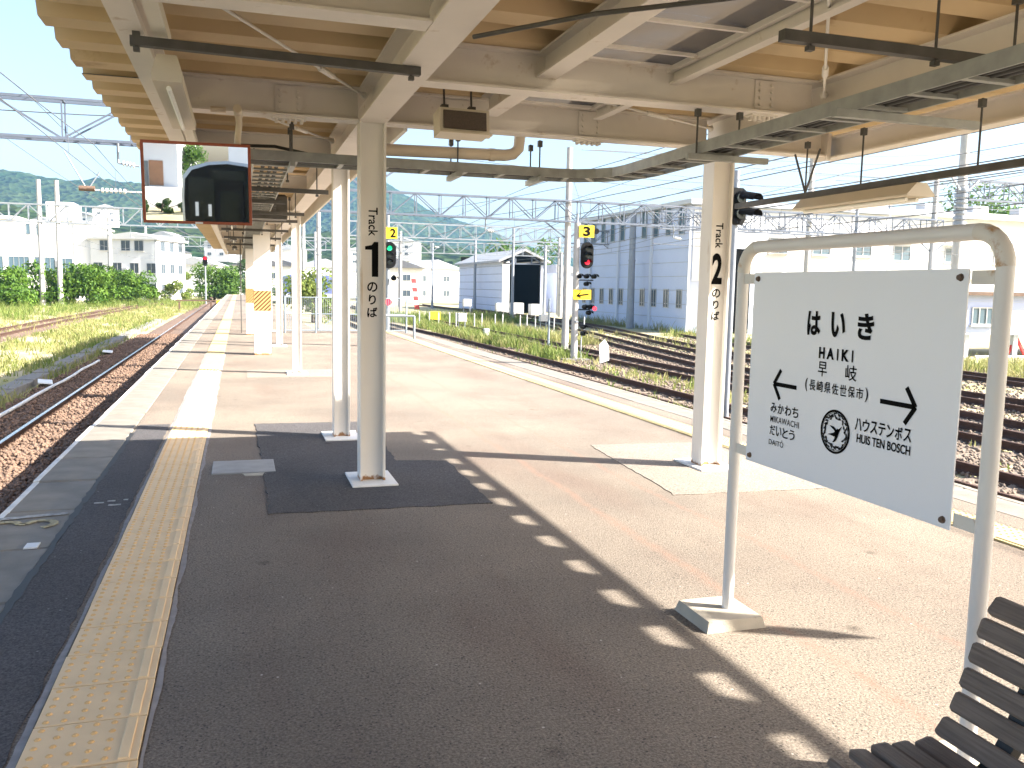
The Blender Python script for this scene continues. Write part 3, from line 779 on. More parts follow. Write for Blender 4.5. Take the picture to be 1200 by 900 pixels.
# drain pipe
dp = thing("drain_pipe", "cream drain pipe along the far crossbeam with an elbow at its end", "pipe")
m = MB(); m.tube([(1.07, 7.0, 2.61), (1.7, 7.0, 2.622), (2.12, 7.0, 2.63), (2.19, 7.0, 2.645), (2.235, 7.0, 2.69), (2.245, 7.0, 2.78), (2.245, 7.0, 3.0)], .048, 12); m.build("pipe", "pipe_cream", dp)
m = MB()
for x in (1.98,): m.tube([(x, 7.0, 2.626), (x+.05, 7.0, 2.627)], .053, 12)
m.build("coupling", "pipe_cream", dp)

# mirror
MC = Vector((-0.265, 6.45, 2.214)); TGT = Vector((-3.9, -17.0, 2.0))
mn = ((CAM-MC).normalized()+(TGT-MC).normalized()).normalized()
mr = thing("platform_mirror", "rectangular mirror in a red-brown frame hung under the canopy", "mirror", None, MC)
zq = mn.to_track_quat('Z', 'Y').to_matrix()
yv = (Vector((0, 0, 1))-mn*mn.z).normalized(); xv = yv.cross(mn)
rollm = math.radians(0.4)
xv2 = xv*math.cos(rollm)+yv*math.sin(rollm); yv2 = -xv*math.sin(rollm)+yv*math.cos(rollm)
mm = Matrix((xv2, yv2, mn)).transposed()
mr.rotation_euler = mm.to_euler()
W2, H2 = 0.352, 0.27
m = MB(); m.add([(-W2, -H2, .004), (W2, -H2, .004), (W2, H2, .004), (-W2, H2, .004)], [(0, 1, 2, 3)]); m.build("mirror_glass", "mirror_glass", mr)
m = MB()
fw_ = .017
m.box(-W2-.004, W2+.004, H2-fw_+.004, H2+.006, -.02, .014); m.box(-W2-.004, W2+.004, -H2-.006, -H2+fw_-.004, -.02, .014)
m.box(-W2-.006, -W2+fw_-.004, -H2+fw_-.004, H2-fw_+.004, -.02, .013); m.box(W2-fw_+.004, W2+.006, -H2+fw_-.004, H2-fw_+.004, -.02, .013)
m.build("frame", "mirror_frame", mr)
m = MB(); m.box(-W2, W2, -H2, H2, -.024, -.0205); m.build("back_plate", "mirror_frame", mr)
m = MB(); m.box(-.02, .03, -H2-.004, -H2+.008, .0145, .018); m.build("maker_plate", "white_paint", mr)
m = MB(); m.tube([(.27, H2-.05, -.05), (.272, H2+.06, -.05), (.285, H2+.15, -.04), (.28, H2+.22, -.03)], .022, 8); m.cbox((.27, H2-.06, -.037), (.06, .09, .025)); m.build("mount_pipe", "pipe_cream", mr)
m = MB(); m.tube([(.28, H2+.21, -.11), (.28, H2+.24, .05)], .03, 8); m.tube([(.10, H2+.235, -.03), (.20, H2+.235, -.03)], .02, 8); m.build("clamp", "pipe_cream", mr)
pl = thing("cable_conduit", "black cable sagging below the crossbeam beside the mirror", "cable")
m = MB(); m.tube([(-.25, 7.6, 2.56), (0, 7.6, 2.66), (.3, 7.6, 2.67), (.6, 7.6, 2.62), (.86, 7.6, 2.58)], .014, 6); m.build("cable", "cable_black", pl)

# ================================================================== STATION NAME SIGN
SX, SY, KS = 2.188, 3.454, 0.9675
def sz(z): return 1.538+(z-1.538)*KS
def ss(v): return SY-v*KS
sg = thing("station_sign", "white station name board reading HAIKI in a white pipe frame", "sign", None, (SX, SY, 0))
def SP(s_, z_, o=0.0): return (-o, -(s_*KS), sz(z_))
zt = 1.745; rr = 0.11
path = [(0, 0, .05), (0, 0, sz(zt)-rr)]
for a in (15, 30, 45, 60, 75, 90): path.append((0, -rr*(1-math.cos(math.radians(a))), sz(zt)-rr+rr*math.sin(math.radians(a))))
e = -1.463*KS
for a in (0, 15, 30, 45, 60, 75): path.append((0, e+rr*math.cos(math.radians(90-a)) if False else e+rr*(1-math.sin(math.radians(a))), sz(zt)-rr+rr*math.cos(math.radians(a))))
path += [(0, e, sz(zt)-rr), (0, e, .05)]
m = MB(); m.tube(path, .0265, 16); m.build("pipe_frame", "pipe_white", sg)
# weathered elbows: short sleeves
for pth in (path[1:8], path[8:15]):
    m = MB(); m.tube([Vector(p) for p in pth], .0275, 14, cap=False); m.build("rusty_elbow", "pipe_rusty", sg, label="elbow with rust spots")
pn = MB(); x0, x1 = ss(1.337)-SY, ss(0.116)-SY
pn.box(-.0135, -.0085, x0, x1, sz(.762), sz(1.628)); pn.build("panel", "sign_white", sg)
for (s_, z_) in ((0.05, 1.60), (.05, .80), (1.40, 1.60), (1.40, .80)):
    m = MB(); yy = -s_*KS; m.box(-.008, -.003, yy-.055, yy+.055, sz(z_)-.022, sz(z_)+.022)
    m.build("lug", "pipe_rusty", sg)
for (s_, z_) in ((.15, 1.60), (.15, .79), (1.305, 1.60), (1.305, .79)):
    m = MB(); m.tube([SP(s_, z_, .0135), SP(s_, z_, .024)], [.013, .009], 8); m.build("bolt", "bolt", sg)
for yb in (-0.005, e+.0):
    m = MB(); z0 = 0.0
    m.add([(-.195, yb-.15, 0), (.11, yb-.15, 0), (.11, yb+.16, 0), (-.195, yb+.16, 0), (-.18, yb-.135, .05), (.095, yb-.14, .05), (.10, yb+.145, .05), (-.18, yb+.145, .052)],
          [(0, 3, 2, 1), (4, 5, 6, 7), (0, 1, 5, 4), (1, 2, 6, 5), (2, 3, 7, 6), (3, 0, 4, 7)])
    m.build("concrete_base", "concrete", sg)
def stext(body, s0, s1, z0, z1, bold=0.0, space=1.0, mt="ink_black", name="lettering"):
    c = SP((s0+s1)/2, (z0+z1)/2, .0145)
    return text(name, body, c, (0, -1, 0), (0, 0, 1), abs(s1-s0)*KS, abs(z1-z0)*KS, mt, sg, bold, space, 0.001)
for ch, a, b in (("は", .522, .607), ("い", .672, .758), ("き", .828, .918)): stext(ch, a, b, 1.368, 1.468, 0.035)
for ch, a, b in (("H", .608, .644), ("A", .657, .701), ("I", .719, .727), ("K", .747, .790), ("I", .806, .814)): stext(ch, a, b, 1.278, 1.324, 0.045)
for ch, a, b in (("早", .608, .664), ("岐", .775, .840)): stext(ch, a, b, 1.206, 1.266, 0.006)
stext("(", .530, .546, 1.135, 1.190, 0.01); stext(")", .893, .909, 1.135, 1.190, 0.01)
for i, ch in enumerate("長崎県佐世保市"):
    a = .558+i*.0475; stext(ch, a, a+.040, 1.142, 1.186, 0.012)
for i, ch in enumerate("みかわち"): a = .296+i*.052; stext(ch, a, a+.044, 1.012, 1.056, 0.016)
stext("MIKAWACHI", .298, .503, .970, .997, 0.003, 1.08)
for i, ch in enumerate("だいとう"): a = .297+i*.047; stext(ch, a, a+.040, .912, .956, 0.016)
stext("DAITŌ", .295, .402, .868, .898, 0.004)
for i, ch in enumerate("ハウステンボス"): a = .848+i*.0425; stext(ch, a, a+.037, 1.022, 1.070, 0.02)
stext("HUIS TEN BOSCH", .862, 1.140, .976, 1.010, 0.022)
def arrow(s_tail, s_tip, z_, sgn):
    m = MB(); w = .017; d_ = .056
    def bar2(p, q):
        a = Vector(SP(*p, .0150)); b = Vector(SP(*q, .0150)); m.bar(a, b, .0012, w, upv=Vector((1, 0, 0)).cross(b-a).normalized())
    bar2((s_tail, z_), (s_tip-sgn*.008, z_))
    bar2((s_tip-sgn*d_*.85, z_+d_*1.15), (s_tip, z_)); bar2((s_tip-sgn*d_*.85, z_-d_*1.15), (s_tip, z_))
    m.build("arrow", "ink_black", sg)
arrow(.472, .310, 1.140, -1); arrow(.975, 1.150, 1.150, 1)
# round emblem: dark ring, leafy wreath inside, flying swallow in the middle
ec, ez, er = .734, .995, .088
def ring(r0, r1, o, mt, n=48, name="emblem_ring"):
    m = MB(); vs = []
    for k in range(n):
        a = 2*math.pi*k/n
        for r_ in (r0, r1): vs.append(SP(ec+r_*math.cos(a), ez+r_*math.sin(a), o))
    m.add(vs, [(2*k, 2*k+1, (2*k+3) % (2*n), (2*k+2) % (2*n)) for k in range(n)]); m.build(name, mt, sg)
ring(.0785, .088, .0152, "ink_black"); ring(.0745, .0765, .0152, "ink_black")
m = MB(); rw = random.Random(3)
for k in range(84):
    a = 2*math.pi*k/84+rw.uniform(-.05, .05); r_ = rw.uniform(.055, .076); ln = rw.uniform(.014, .024); ph = a+rw.uniform(.6, 2.2)
    c = (ec+r_*math.cos(a), ez+r_*math.sin(a)); dx, dz = math.cos(ph), math.sin(ph)
    m.add([SP(c[0]-dx*ln/2, c[1]-dz*ln/2, .0153), SP(c[0]-dz*.0045, c[1]+dx*.0045, .0153), SP(c[0]+dx*ln/2, c[1]+dz*ln/2, .0153), SP(c[0]+dz*.0045, c[1]-dx*.0045, .0153)], [(0, 1, 2, 3)])
m.build("emblem_wreath", "ink_grey", sg)
bird = [[(-.034, -.012), (-.006, -.004), (.004, .004), (.012, .012), (.020, .010), (.016, .002), (.010, -.010), (-.002, -.016), (-.014, -.014)],
        [(-.028, .018), (-.006, .016), (.008, .008), (.004, -.002), (-.006, .006), (-.018, .012)],
        [(.010, .006), (.034, .022), (.022, .004), (.016, -.012), (.006, -.030), (-.010, -.036), (.000, -.022), (.002, -.012)],
        ]
m = MB()
for poly in bird: m.add([SP(ec+a*1.25, ez+b*1.25, .0155) for a, b in poly], [tuple(range(len(poly)))])
m.build("emblem_bird", "ink_black", sg)

# ================================================================== BENCH
bn = thing("slatted_bench", "dark weathered wooden slat bench with curved back beside the station sign", "bench", None, (1.6, 0.9, 0))
prof = [(-.222, .395, -25), (-.160, .413, -6), (-.095, .418, 2), (-.032, .413, 4), (.040, .411, 14), (.096, .448, 52), (.134, .508, 66), (.158, .570, 70), (.180, .634, 72), (.202, .697, 70), (.236, .752, 50)]
YB0, YB1 = -.95, .765
for i, (x, z, an) in enumerate(prof):
    a = math.radians(an); w = .054; th = .019
    cx, sx_ = math.cos(a), math.sin(a)
    corner = [(-w/2, -th/2), (w/2, -th/2), (w/2, th/2-.004), (w/2-.005, th/2), (-w/2+.005, th/2), (-w/2, th/2-.004)]
    pts2 = [(x+u*cx-v*sx_, z+u*sx_+v*cx) for u, v in corner]
    m = MB(); m.prism(pts2, YB0, YB1-.008, 'Y')
    pts3_ = [(x+u*.82*cx-v*.8*sx_, z+u*.82*sx_+v*.8*cx) for u, v in corner]
    n = len(pts2); vs = [(p[0], YB1-.008, p[1]) for p in pts2]+[(p[0], YB1, p[1]) for p in pts3_]
    m.add(vs, [(i_, (i_+1) % n, n+(i_+1) % n, n+i_) for i_ in range(n)]+[tuple(range(n, 2*n))[::-1]])
    m.build("slat", "bench_wood", bn)
for yb in (.60, -.8):
    m = MB()
    for (a, b) in zip(prof[:-1], prof[1:]):
        off = lambda p: (p[0]+math.sin(math.radians(p[2]))*.026, yb, p[1]-math.cos(math.radians(p[2]))*.026)
        m.bar(off(a), off(b), .045, .03)
    m.bar((-.15, yb, .39), (-.18, yb, 0.0), .04, .03); m.bar((.10, yb, .42), (.20, yb, 0.0), .04, .03); m.bar((-.17, yb, .12), (.17, yb, .12), .03, .025)
    m.build("iron_leg", "bench_iron", bn)
for (x, y) in ((-.205, .60), (-.12, .62)):
    m = MB(); m.tube([(x, y, .41), (x, y, .424)], .012, 8); m.build("screw", "rust_steel", bn)

# ================================================================== TRACKS
RZ = -0.95                                   # rail top
def rail_profile():
    return [(-.062, -.15), (.062, -.15), (.062, -.138), (.012, -.122), (.012, -.045), (.034, -.036), (.034, -.006), (.026, 0), (-.026, 0), (-.034, -.006), (-.034, -.036), (-.012, -.045), (-.012, -.122), (-.062, -.138)]
def track(name, label, path, shiny, s0=None, s1=None, n_max=150, sleepers=True, gauge=1.067):
    """path: list of (x, y) along the centre line"""
    t = thing(name, label, "track")
    P_ = [Vector((p[0], p[1], 0)) for p in path]
    prof = rail_profile(); k = len(prof)
    for side in (-1, 1):
        m = MB(); vs = []
        for i, p in enumerate(P_):
            d = (P_[min(i+1, len(P_)-1)]-P_[max(i-1, 0)]).normalized(); sd = Vector((d.y, -d.x, 0))
            c = p+sd*side*(gauge/2+.034)
            for u, v in prof: vs.append(c+sd*u+Vector((0, 0, RZ+v)))
        for i in range(len(P_)-1):
            for j in range(k):
                top = j == 7
                m.add([], [], 0)
                m.f.append([i*k+j, (i+1)*k+j, (i+1)*k+(j+1) % k, i*k+(j+1) % k][::-1]); m.mi.append(1 if j in (7, 6, 8) and shiny else 0); m.sm.append(False)
        m.v = [tuple(v) for v in vs]
        m.build("rail", ["rail_rust", "rail_head"], t)
    if not sleepers: return t
    lens = [0]
    for a, b in zip(P_[:-1], P_[1:]): lens.append(lens[-1]+(b-a).length)
    proto = None; d_ = s0 or 0; cnt = 0
    while d_ < (s1 or lens[-1]) and cnt < n_max:
        i = max(j for j in range(len(lens)) if lens[j] <= d_ + 1e-6); i = min(i, len(P_)-2)
        f = (d_-lens[i])/(lens[i+1]-lens[i]); p = P_[i].lerp(P_[i+1], f); dr = (P_[i+1]-P_[i]).normalized()
        rz = math.atan2(-dr.x, dr.y)+random.uniform(-.012, .012)
        if proto is None:
            m = MB(); m.bevbox(-1.0, 1.0, -.11, .11, -.14, 0, .02); proto = m.build("sleeper", "sleeper", t); o = proto
        else: o = inst(proto, t)
        o.location = (p.x+random.uniform(-.02, .02), p.y+random.uniform(-.02, .02), RZ-.152+random.uniform(-.004, .002)); o.rotation_euler = (0, 0, rz)
        d_ += .62; cnt += 1
    # rail clips
    return t
T1X = -2.955
track("railway_track", "railway track beside the left platform edge with a shiny rail head", [(T1X, -40), (T1X, 8), (T1X, 45), (T1X, 130)], True, 46, 130, 140)
cl = MB()
for i in range(70):
    y = 9.0+.62*i
    for sx in (-.52-.115, -.52+.05): cl.cbox((T1X+sx-.02, y, RZ-.135), (.07, .10, .035))
cl.build("rail_clips", "rust_steel", bpy.data.objects["railway_track"], kind="stuff")
track("railway_track", "railway track hidden close below the right platform edge", [(7.25, -20), (7.25, 40), (8.4, 90), (8.4, 140)], False, 20, 40, 30)
track("railway_track", "rusty track nearest to the right platform edge strip", [(9.85, -20), (9.85, 28), (9.6, 44), (8.45, 70), (8.45, 140)], False, 26, 75, 80)
track("railway_track", "first of two rusty tracks merging before the yellow-numbered signal", [(13.3, -20), (13.3, 14), (13.35, 26), (13.6, 40), (13.6, 60), (12.6, 90), (12.4, 140)], False, 30, 65, 56)
track("railway_track", "rusty track branching off behind the signal towards the warehouse", [(14.2, -20), (14.2, 10), (15.1, 22), (17.2, 36), (19.8, 50), (22, 64), (23.5, 85), (24, 120)], False, 30, 60, 48)
track("railway_track", "rusty track in front of the blue warehouse", [(17.8, -20), (17.8, 18), (19.5, 34), (23.6, 55), (25.3, 70), (25.9, 100)], False, 35, 55, 30)
track("railway_track", "rusty overgrown track before the low blue building at right", [(22.6, -10), (22.6, 20), (23.2, 34), (25.4, 46)], False, 25, 40, 22)
track("railway_track", "rusty track in the weeds on the far left", [(-10.9, 5), (-10.9, 60), (-9.6, 95), (-5.5, 140), (-3, 170)], False, 20, 90, 100)

# loose stones as real geometry
def stones(name, x0, x1, y0, y1, n, z, m, smin=.02, smax=.045, bias=1.0):
    base = np.array([(1, 0, 0), (-1, 0, 0), (0, 1, 0), (0, -1, 0), (0, 0, .8), (0, 0, -.8)], np.float32)
    fc = np.array([(0, 2, 4), (2, 1, 4), (1, 3, 4), (3, 0, 4), (2, 0, 5), (1, 2, 5), (3, 1, 5), (0, 3, 5)])
    ux = RNG.random(n); uy = RNG.random(n)**bias
    c = np.stack([x0+(x1-x0)*ux, y0+(y1-y0)*uy, z+RNG.normal(0, .012, n)], -1)
    sz_ = smin+(smax-smin)*RNG.random(n)**2
    j = base[None]*(0.7+.6*RNG.random((n, 6, 1)))
    th = RNG.random(n)*6.28; ct, st = np.cos(th)[:, None], np.sin(th)[:, None]
    xr = j[:, :, 0]*ct-j[:, :, 1]*st; yr = j[:, :, 0]*st+j[:, :, 1]*ct
    V = np.stack([xr, yr, j[:, :, 2]], -1)*sz_[:, None, None]+c[:, None]
    F = (fc[None]+6*np.arange(n)[:, None, None]).reshape(-1, 3)
    return npobj(name, V.reshape(-1, 3), F, [m], kind="stuff")
stones("ballast_stones", -4.7, -2.2, 8.5, 46, 26000, GZ+.045, "ballast_stone", .02, .05, 1.5)
stones("ballast_stones", 8.2, 16.5, 9, 46, 24000, GZ+.0, "ballast_grey", .025, .06, 1.4)
stones("ballast_stones", 16.5, 26, 12, 44, 8000, GZ+.01, "ballast_grey", .03, .07, 1.2)

# cable trough slabs, white pipe and small plates left of the track
tr_ = thing("cable_trough", "grey concrete cable trough of lidded slabs beside the left track", "cable trough")
y = 14.0
pt = None
while y < 62:
    m = MB()
    if pt is None:
        m.bevbox(-.22, .22, 0, .98, -.18, .02, .015); pt = m.build("trough_lid", "trough_concrete", tr_); o = pt
    else: o = inst(pt, tr_)
    o.location = (-5.15+random.uniform(-.02, .02), y, GZ+.14+random.uniform(-.015, .015)); o.rotation_euler = (random.uniform(-.01, .01), random.uniform(-.02, .02), random.uniform(-.01, .01))
    y += 1.0
m = MB()
yy = 12.0; pts_ = []
while yy < 31.5: pts_.append((-4.28+random.uniform(-.02, .02), yy, GZ+.12+random.uniform(-.012, .012))); yy += 1.5
m.tube(pts_, .035, 8); m.build("white_pipe", "white_paint", None, label="white cable pipe lying on the ballast beside the left track", cat="pipe")
for i, (x, y, a) in enumerate(((-4.6, 23.6, .2), (-4.5, 33.5, .1))):
    m = MB(); m.bevbox(-.16, .16, -.42, .42, 0, .03, .006); o = m.build("trough_plate", "white_paint", None, (x, y, GZ+.13), (0, .12, a), label=("nearer" if i == 0 else "farther")+" small white plate lying beside the left cable trough", cat="plate")

# ================================================================== RAILWAY EQUIPMENT
def hpole(name, label, x, y, h, r=.14, m_="pole_concrete", group=None, z0=GZ):
    t = thing(name, label, "pole", group, (x, y, z0-.1))
    m = MB(); m.tube([(0, 0, 0), (0, 0, h)], [r*1.15, r*.8], 12); m.build("shaft", m_, t)
    m = MB()
    for z in (h*.35, h*.6, h*.8): m.tube([(0, 0, z-.03), (0, 0, z+.03)], r*1.12, 12)
    m.build("band", "pole_steel", t)
    return t

def truss(mb, a, b, h, w=.45, n=8, ch=.07, mi=0):
    """box lattice girder between a and b (centres of lower chords)"""
    a = Vector(a); b = Vector(b); d = (b-a); sd = d.normalized().cross(Vector((0, 0, 1)))*w/2
    for s_ in (-1, 1):
        A, B = a+sd*s_, b+sd*s_; Z = Vector((0, 0, h))
        mb.bar(A, B, ch, ch, mi); mb.bar(A+Z, B+Z, ch, ch, mi)
        for i in range(n):
            p = A.lerp(B, i/n); q = A.lerp(B, (i+1)/n)
            mb.bar(p, p+Z, ch*.6, ch*.6, mi)
            if i % 2: mb.bar(p, q+Z, ch*.6, ch*.6, mi)
            else: mb.bar(p+Z, q, ch*.6, ch*.6, mi)
        mb.bar(B, B+Z, ch*.6, ch*.6, mi)
    for i in range(n+1):
        p = a.lerp(b, i/n); mb.bar(p-sd, p+sd, ch*.5, ch*.5, mi); mb.bar(p-sd+Vector((0, 0, h)), p+sd+Vector((0, 0, h)), ch*.5, ch*.5, mi)

def gantry(label, y, xa, xb, zlo, h, poles, n, m_="truss_steel", pr=.13, ch=.07, ptop=None, hang=(), w=.4):
    t = thing("catenary_gantry", label, "gantry")
    m = MB(); truss(m, (xa, y, zlo), (xb, y, zlo), h, w, n, ch); m.build("girder", m_, t)
    for x in poles:
        m = MB(); m.tube([(x, y, GZ-.2), (x, y, ptop or zlo+h+.4)], [pr*1.1, pr*.85], 10); m.build("pole", "pole_concrete", t)
        m = MB()
        for s_ in (-1, 1): m.bar((x+s_*pr*.5, y, zlo-.7), (x+s_*1.1, y, zlo), .05, .05)
        m.build("brace", m_, t)
    for (x, ln) in hang:
        m = MB(); m.tube([(x, y, zlo), (x, y, zlo-ln)], .03, 6); m.tube([(x, y, zlo-ln), (x+.45, y, zlo-ln-.05)], .022, 6)
        m.build("dropper_arm", "truss_pale", t)
        m = MB()
        for k in range(4): m.tube([(x+.1+.07*k, y, zlo-ln-.012*k), (x+.13+.07*k, y, zlo-ln-.012*k-.003)], .06, 8)
        m.build("insulator", "insulator", t)
    return t
gantry("near lattice gantry over the left tracks, seen at upper left edge", 22.0, -13.5, 3.3, 4.66, .86, (-13.2, 3.05), 12, "truss_steel", .13, .06, hang=((-7.0, .5), (-2.6, .45)))
gantry("lattice gantry on the pole left of the yellow number 3 signal", 35.0, 2.8, 33.2, 4.40, .86, (13.46, 32.8), 30, "truss_steel", .14, .065, ptop=7.5, hang=((9.8, .5), (14, .5), (18.5, .5)))
gantry("pale lattice gantry crossing before the white apartment block", 96.0, -40, 4.3, 7.1, 1.7, (-18.6, -17.0, 4.1), 26, "truss_pale", .24, .12, ptop=11.2, hang=((-10.4, 1.2), (-3, 1.2)))
gantry("pale lattice gantry before the open shed in the middle distance", 62.0, 6.2, 34, 5.0, 1.0, (6.4, 27.9), 24, "truss_pale", .15, .07, ptop=7.2, hang=((9, .6), (13.5, .6), (22, .6)))
gantry("thin lattice gantry low over the far yard tracks", 84.0, 3, 52, 4.8, 1.1, (31.4, 15), 36, "truss_pale", .15, .07, ptop=6.8, hang=((10, .7), (13, .7)))
gantry("lattice gantry farthest away above the end of the platform", 128.0, -22, 12, 6.4, 1.3, (-12, 10.5), 22, "truss_pale", .18, .09, ptop=9, hang=((-3, .8), (-9, .8)))
gantry("short lattice gantry right of the track 2 column, before the white building", 46.0, 23.5, 34.5, 5.15, 1.0, (33.6, ), 9, "truss_steel", .19, .07, ptop=11, hang=((28, .6), ))
gantry("lattice gantry at far right beside the wrapped steel mast", 44.0, 43.6, 66, 7.6, 1.2, (43.2, ), 14, "truss_steel", .30, .09, ptop=13.5, hang=((50, .8), (56, .8)))
mw = thing("cable_wrap", "coiled grey cable clamps wound round the steel mast above the sign", "clamp")
for k in range(7):
    m = MB(); m.tube([(43.2, 44, 6.0+.34*k), (43.2, 44, 6.2+.34*k)], .40, 12); m.build("clamp_ring", "pole_steel", mw)
m = MB(); m.bar((42.9, 43.8, 8.1), (42.2, 43.8, 8.9), .12, .12); m.build("bracket", "pole_steel", mw)
m = MB(); m.bar((43.5, 43.8, 8.1), (44.3, 43.8, 8.8), .12, .12); m.build("bracket", "pole_steel", mw)
hpole("concrete_pole", "tall white pole at the platform fence", 4.06, 47.3, 7.2, .13)
hpole("concrete_pole", "slender white pole behind the platform fence", 6.5, 94, 11.5, .2)
hpole("concrete_pole", "bare concrete pole before the white apartment block", -14.84, 115, 10.2, .26)
hpole("concrete_pole", "pale pole at the hedge by the left edge of the picture", -26.0, 100, 11.0, .24)
hpole("steel_pole", "thin grey pole at the right corner of the apartment block", -13.0, 150, 10, .18, "pole_steel")
hpole("concrete_pole", "pole standing in front of the open shed's left wall", 26.0, 97, 8.2, .17, "pole_steel")
hpole("steel_pole", "pole right of the open shed, left one of the pair", 29.2, 82, 7.0, .17, "pole_steel")
hpole("concrete_pole", "pole right of the open shed, right one of the pair", 29.4, 78, 6.2, .20)
hpole("steel_pole", "thin pole in the weeds left of the signal", 13.68, 37.7, 2.3, .05, "fence_steel")
hpole("steel_pole", "thin pole behind the round signals of track two", 14.5, 90, 8, .12, "pole_steel")
hpole("steel_pole", "pole before the far houses, left of the peppermint-striped barrier", 19.5, 110, 8, .14, "pole_steel")
hpole("steel_pole", "pole before the far houses, right of the striped barrier", 22.5, 104, 8, .14, "pole_steel")
hpole("steel_pole", "steel pole standing against the blue warehouse wall", 26.2, 55.5, 8.0, .24, "pole_steel")

# overhead wires
def sag(a, b, s_, n=10):
    a = Vector(a); b = Vector(b)
    return [a.lerp(b, i/n)-Vector((0, 0, 4*s_*(i/n)*(1-i/n))) for i in range(n+1)]
WL = []
def wire(label, spans, r=.011, m_="wire", cat="wire"):
    t = thing("overhead_wire", label, cat, "overhead wires")
    m = MB()
    for (a, b, s_) in spans: m.tube(sag(a, b, s_), r, 4, cap=False)
    m.build("strand", m_, t)
    return t
def catenary(xs, label, zc=3.95, zm=4.75):
    """contact wire, messenger wire and droppers following a list of (x, y) supports"""
    t = thing("overhead_wire", label, "wire", "overhead wires")
    c = MB(); c.tube([(x, y, zc) for x, y in xs], .010, 4, cap=False); c.build("contact_wire", "wire", t)
    mw_ = MB(); dr = MB()
    for (x0, y0), (x1, y1) in zip(xs[:-1], xs[1:]):
        pts_ = sag((x0, y0, zm), (x1, y1, zm), .45, 12); mw_.tube(pts_, .011, 4, cap=False)
        for p in pts_[1:-1:2]:
            f = (p.y-y0)/(y1-y0) if y1 != y0 else 0
            dr.tube([p, (p.x, p.y, zc)], .006, 3, cap=False)
    mw_.build("messenger_wire", "wire", t); dr.build("droppers", "wire", t, kind="stuff")
catenary([(-2.8, -18), (-3.1, 22), (-2.8, 62), (-3.1, 96), (-2.8, 128)], "catenary over the track at the left platform edge", 3.95, 4.6)
catenary([(-10.6, -18), (-11, 22), (-10.8, 62), (-10.5, 96), (-6, 128)], "catenary over the far left weedy track", 3.95, 4.8)
catenary([(9.6, -10), (9.9, 35), (9, 62), (8.5, 96), (8.4, 128)], "catenary over the track nearest the right platform edge", 3.8, 4.5)
catenary([(13.2, -10), (13.5, 35), (13.6, 62), (12.6, 90), (12.4, 128)], "catenary over the second track right of the platform", 3.8, 4.5)
catenary([(14.2, -10), (17, 35), (22, 62), (24, 90)], "catenary over the track branching to the warehouse", 3.9, 4.6)
catenary([(17.8, -10), (19.6, 35), (24.6, 62)], "catenary over the track beside the warehouse", 3.9, 4.6)
catenary([(22.6, 4), (27.5, 46), (33, 84)], "catenary high over the tracks before the white building", 4.3, 5.1)
for i, (x, z, dx) in enumerate(((-4.4, 5.6, 0), (-6.4, 5.9, -.5), (11.6, 5.8, .3), (15.8, 6.3, 1.5), (20.5, 6.9, 4), (25, 7.2, 6), (30, 6.6, 8), (36, 7.8, 6))):
    names = ("feeder wire left of the canopy", "outer feeder wire at upper left", "feeder wire rising past the number 3 signal", "feeder wire over the merging tracks", "feeder wire across the warehouse gable",
             "feeder wire above the warehouse roof edge", "feeder wire over the white building's windows", "highest feeder wire at far right")
    wire(names[i], [((x, -12, z+.2), (x+dx*.4, 22 if i < 2 else 35, z), .3), ((x+dx*.4, 22 if i < 2 else 35, z), (x+dx, 96, z+.6), .6)], .012)
for i, (a, b) in enumerate((((-13, 22.2, 5.75), (3.1, 22.2, 5.75)), ((7, 35.2, 6.9), (32.8, 35.2, 6.9)), ((13.5, 35, 6.2), (43, 44, 8.2)), ((33, 46, 6.9), (60, 44, 7.4)), ((33, 46, 4.4), (62, 47, 4.9)), ((13.5, 35, 5.6), (33.2, 46, 5.9)), ((20, 40, 3.9), (62, 48, 5.6)), ((12, 30, 6.6), (60, 40, 10.5)), ((12, 26, 5.8), (60, 38, 8.8)), ((14, 34, 7.3), (52, 44, 11.5)))):
    wire(("span wire along the near left gantry", "span wire above the number 3 signal", "span wire from the signal pole to the wrapped mast", "span wire right of the short gantry", "low span wire before the white building's windows",
          "span wire between signal pole and short gantry", "slack span wire behind the sign's top pipe", "rising span wire at upper right", "second rising span wire at upper right", "steepest span wire at upper right")[i], [(a, b, .5)], .013)
for i, (a, b, sg_) in enumerate((((16, 34, 6.6), (64, 52, 9.0), .6), ((15, 33, 5.2), (66, 50, 6.3), .5), ((18, 38, 4.6), (64, 46, 4.3), .4), ((33.6, 46, 8.8), (70, 50, 11.6), .5), ((33.6, 46, 6.2), (70, 44, 6.0), .5),
                                 ((43.2, 44, 10.5), (80, 54, 13.0), .5), ((43.2, 44, 5.2), (78, 40, 4.4), .4), ((20, 26, 5.5), (70, 32, 9.2), .5), ((22, 25, 4.7), (70, 30, 6.6), .4), ((13.5, 35, 6.6), (26, 62, 5.8), .3), ((6.4, 62, 6.6), (27.9, 62, 6.6), .5), ((13.5, 35, 5.9), (6.4, 62, 6.2), .3))):
    wire(("upper crossing wire right of column 2", "middle crossing wire right of column 2", "lowest crossing wire over the white building", "wire climbing from the short gantry", "level wire right of the short gantry", "wire from the top of the wrapped mast",
          "wire low on the wrapped mast", "wire passing just over the sign's pipe", "wire just above the sign's pipe, lower one", "wire from signal pole to the middle gantry", "span wire over the middle gantry", "wire from signal pole back to the far pole")[i], [(a, b, sg_)], .012)
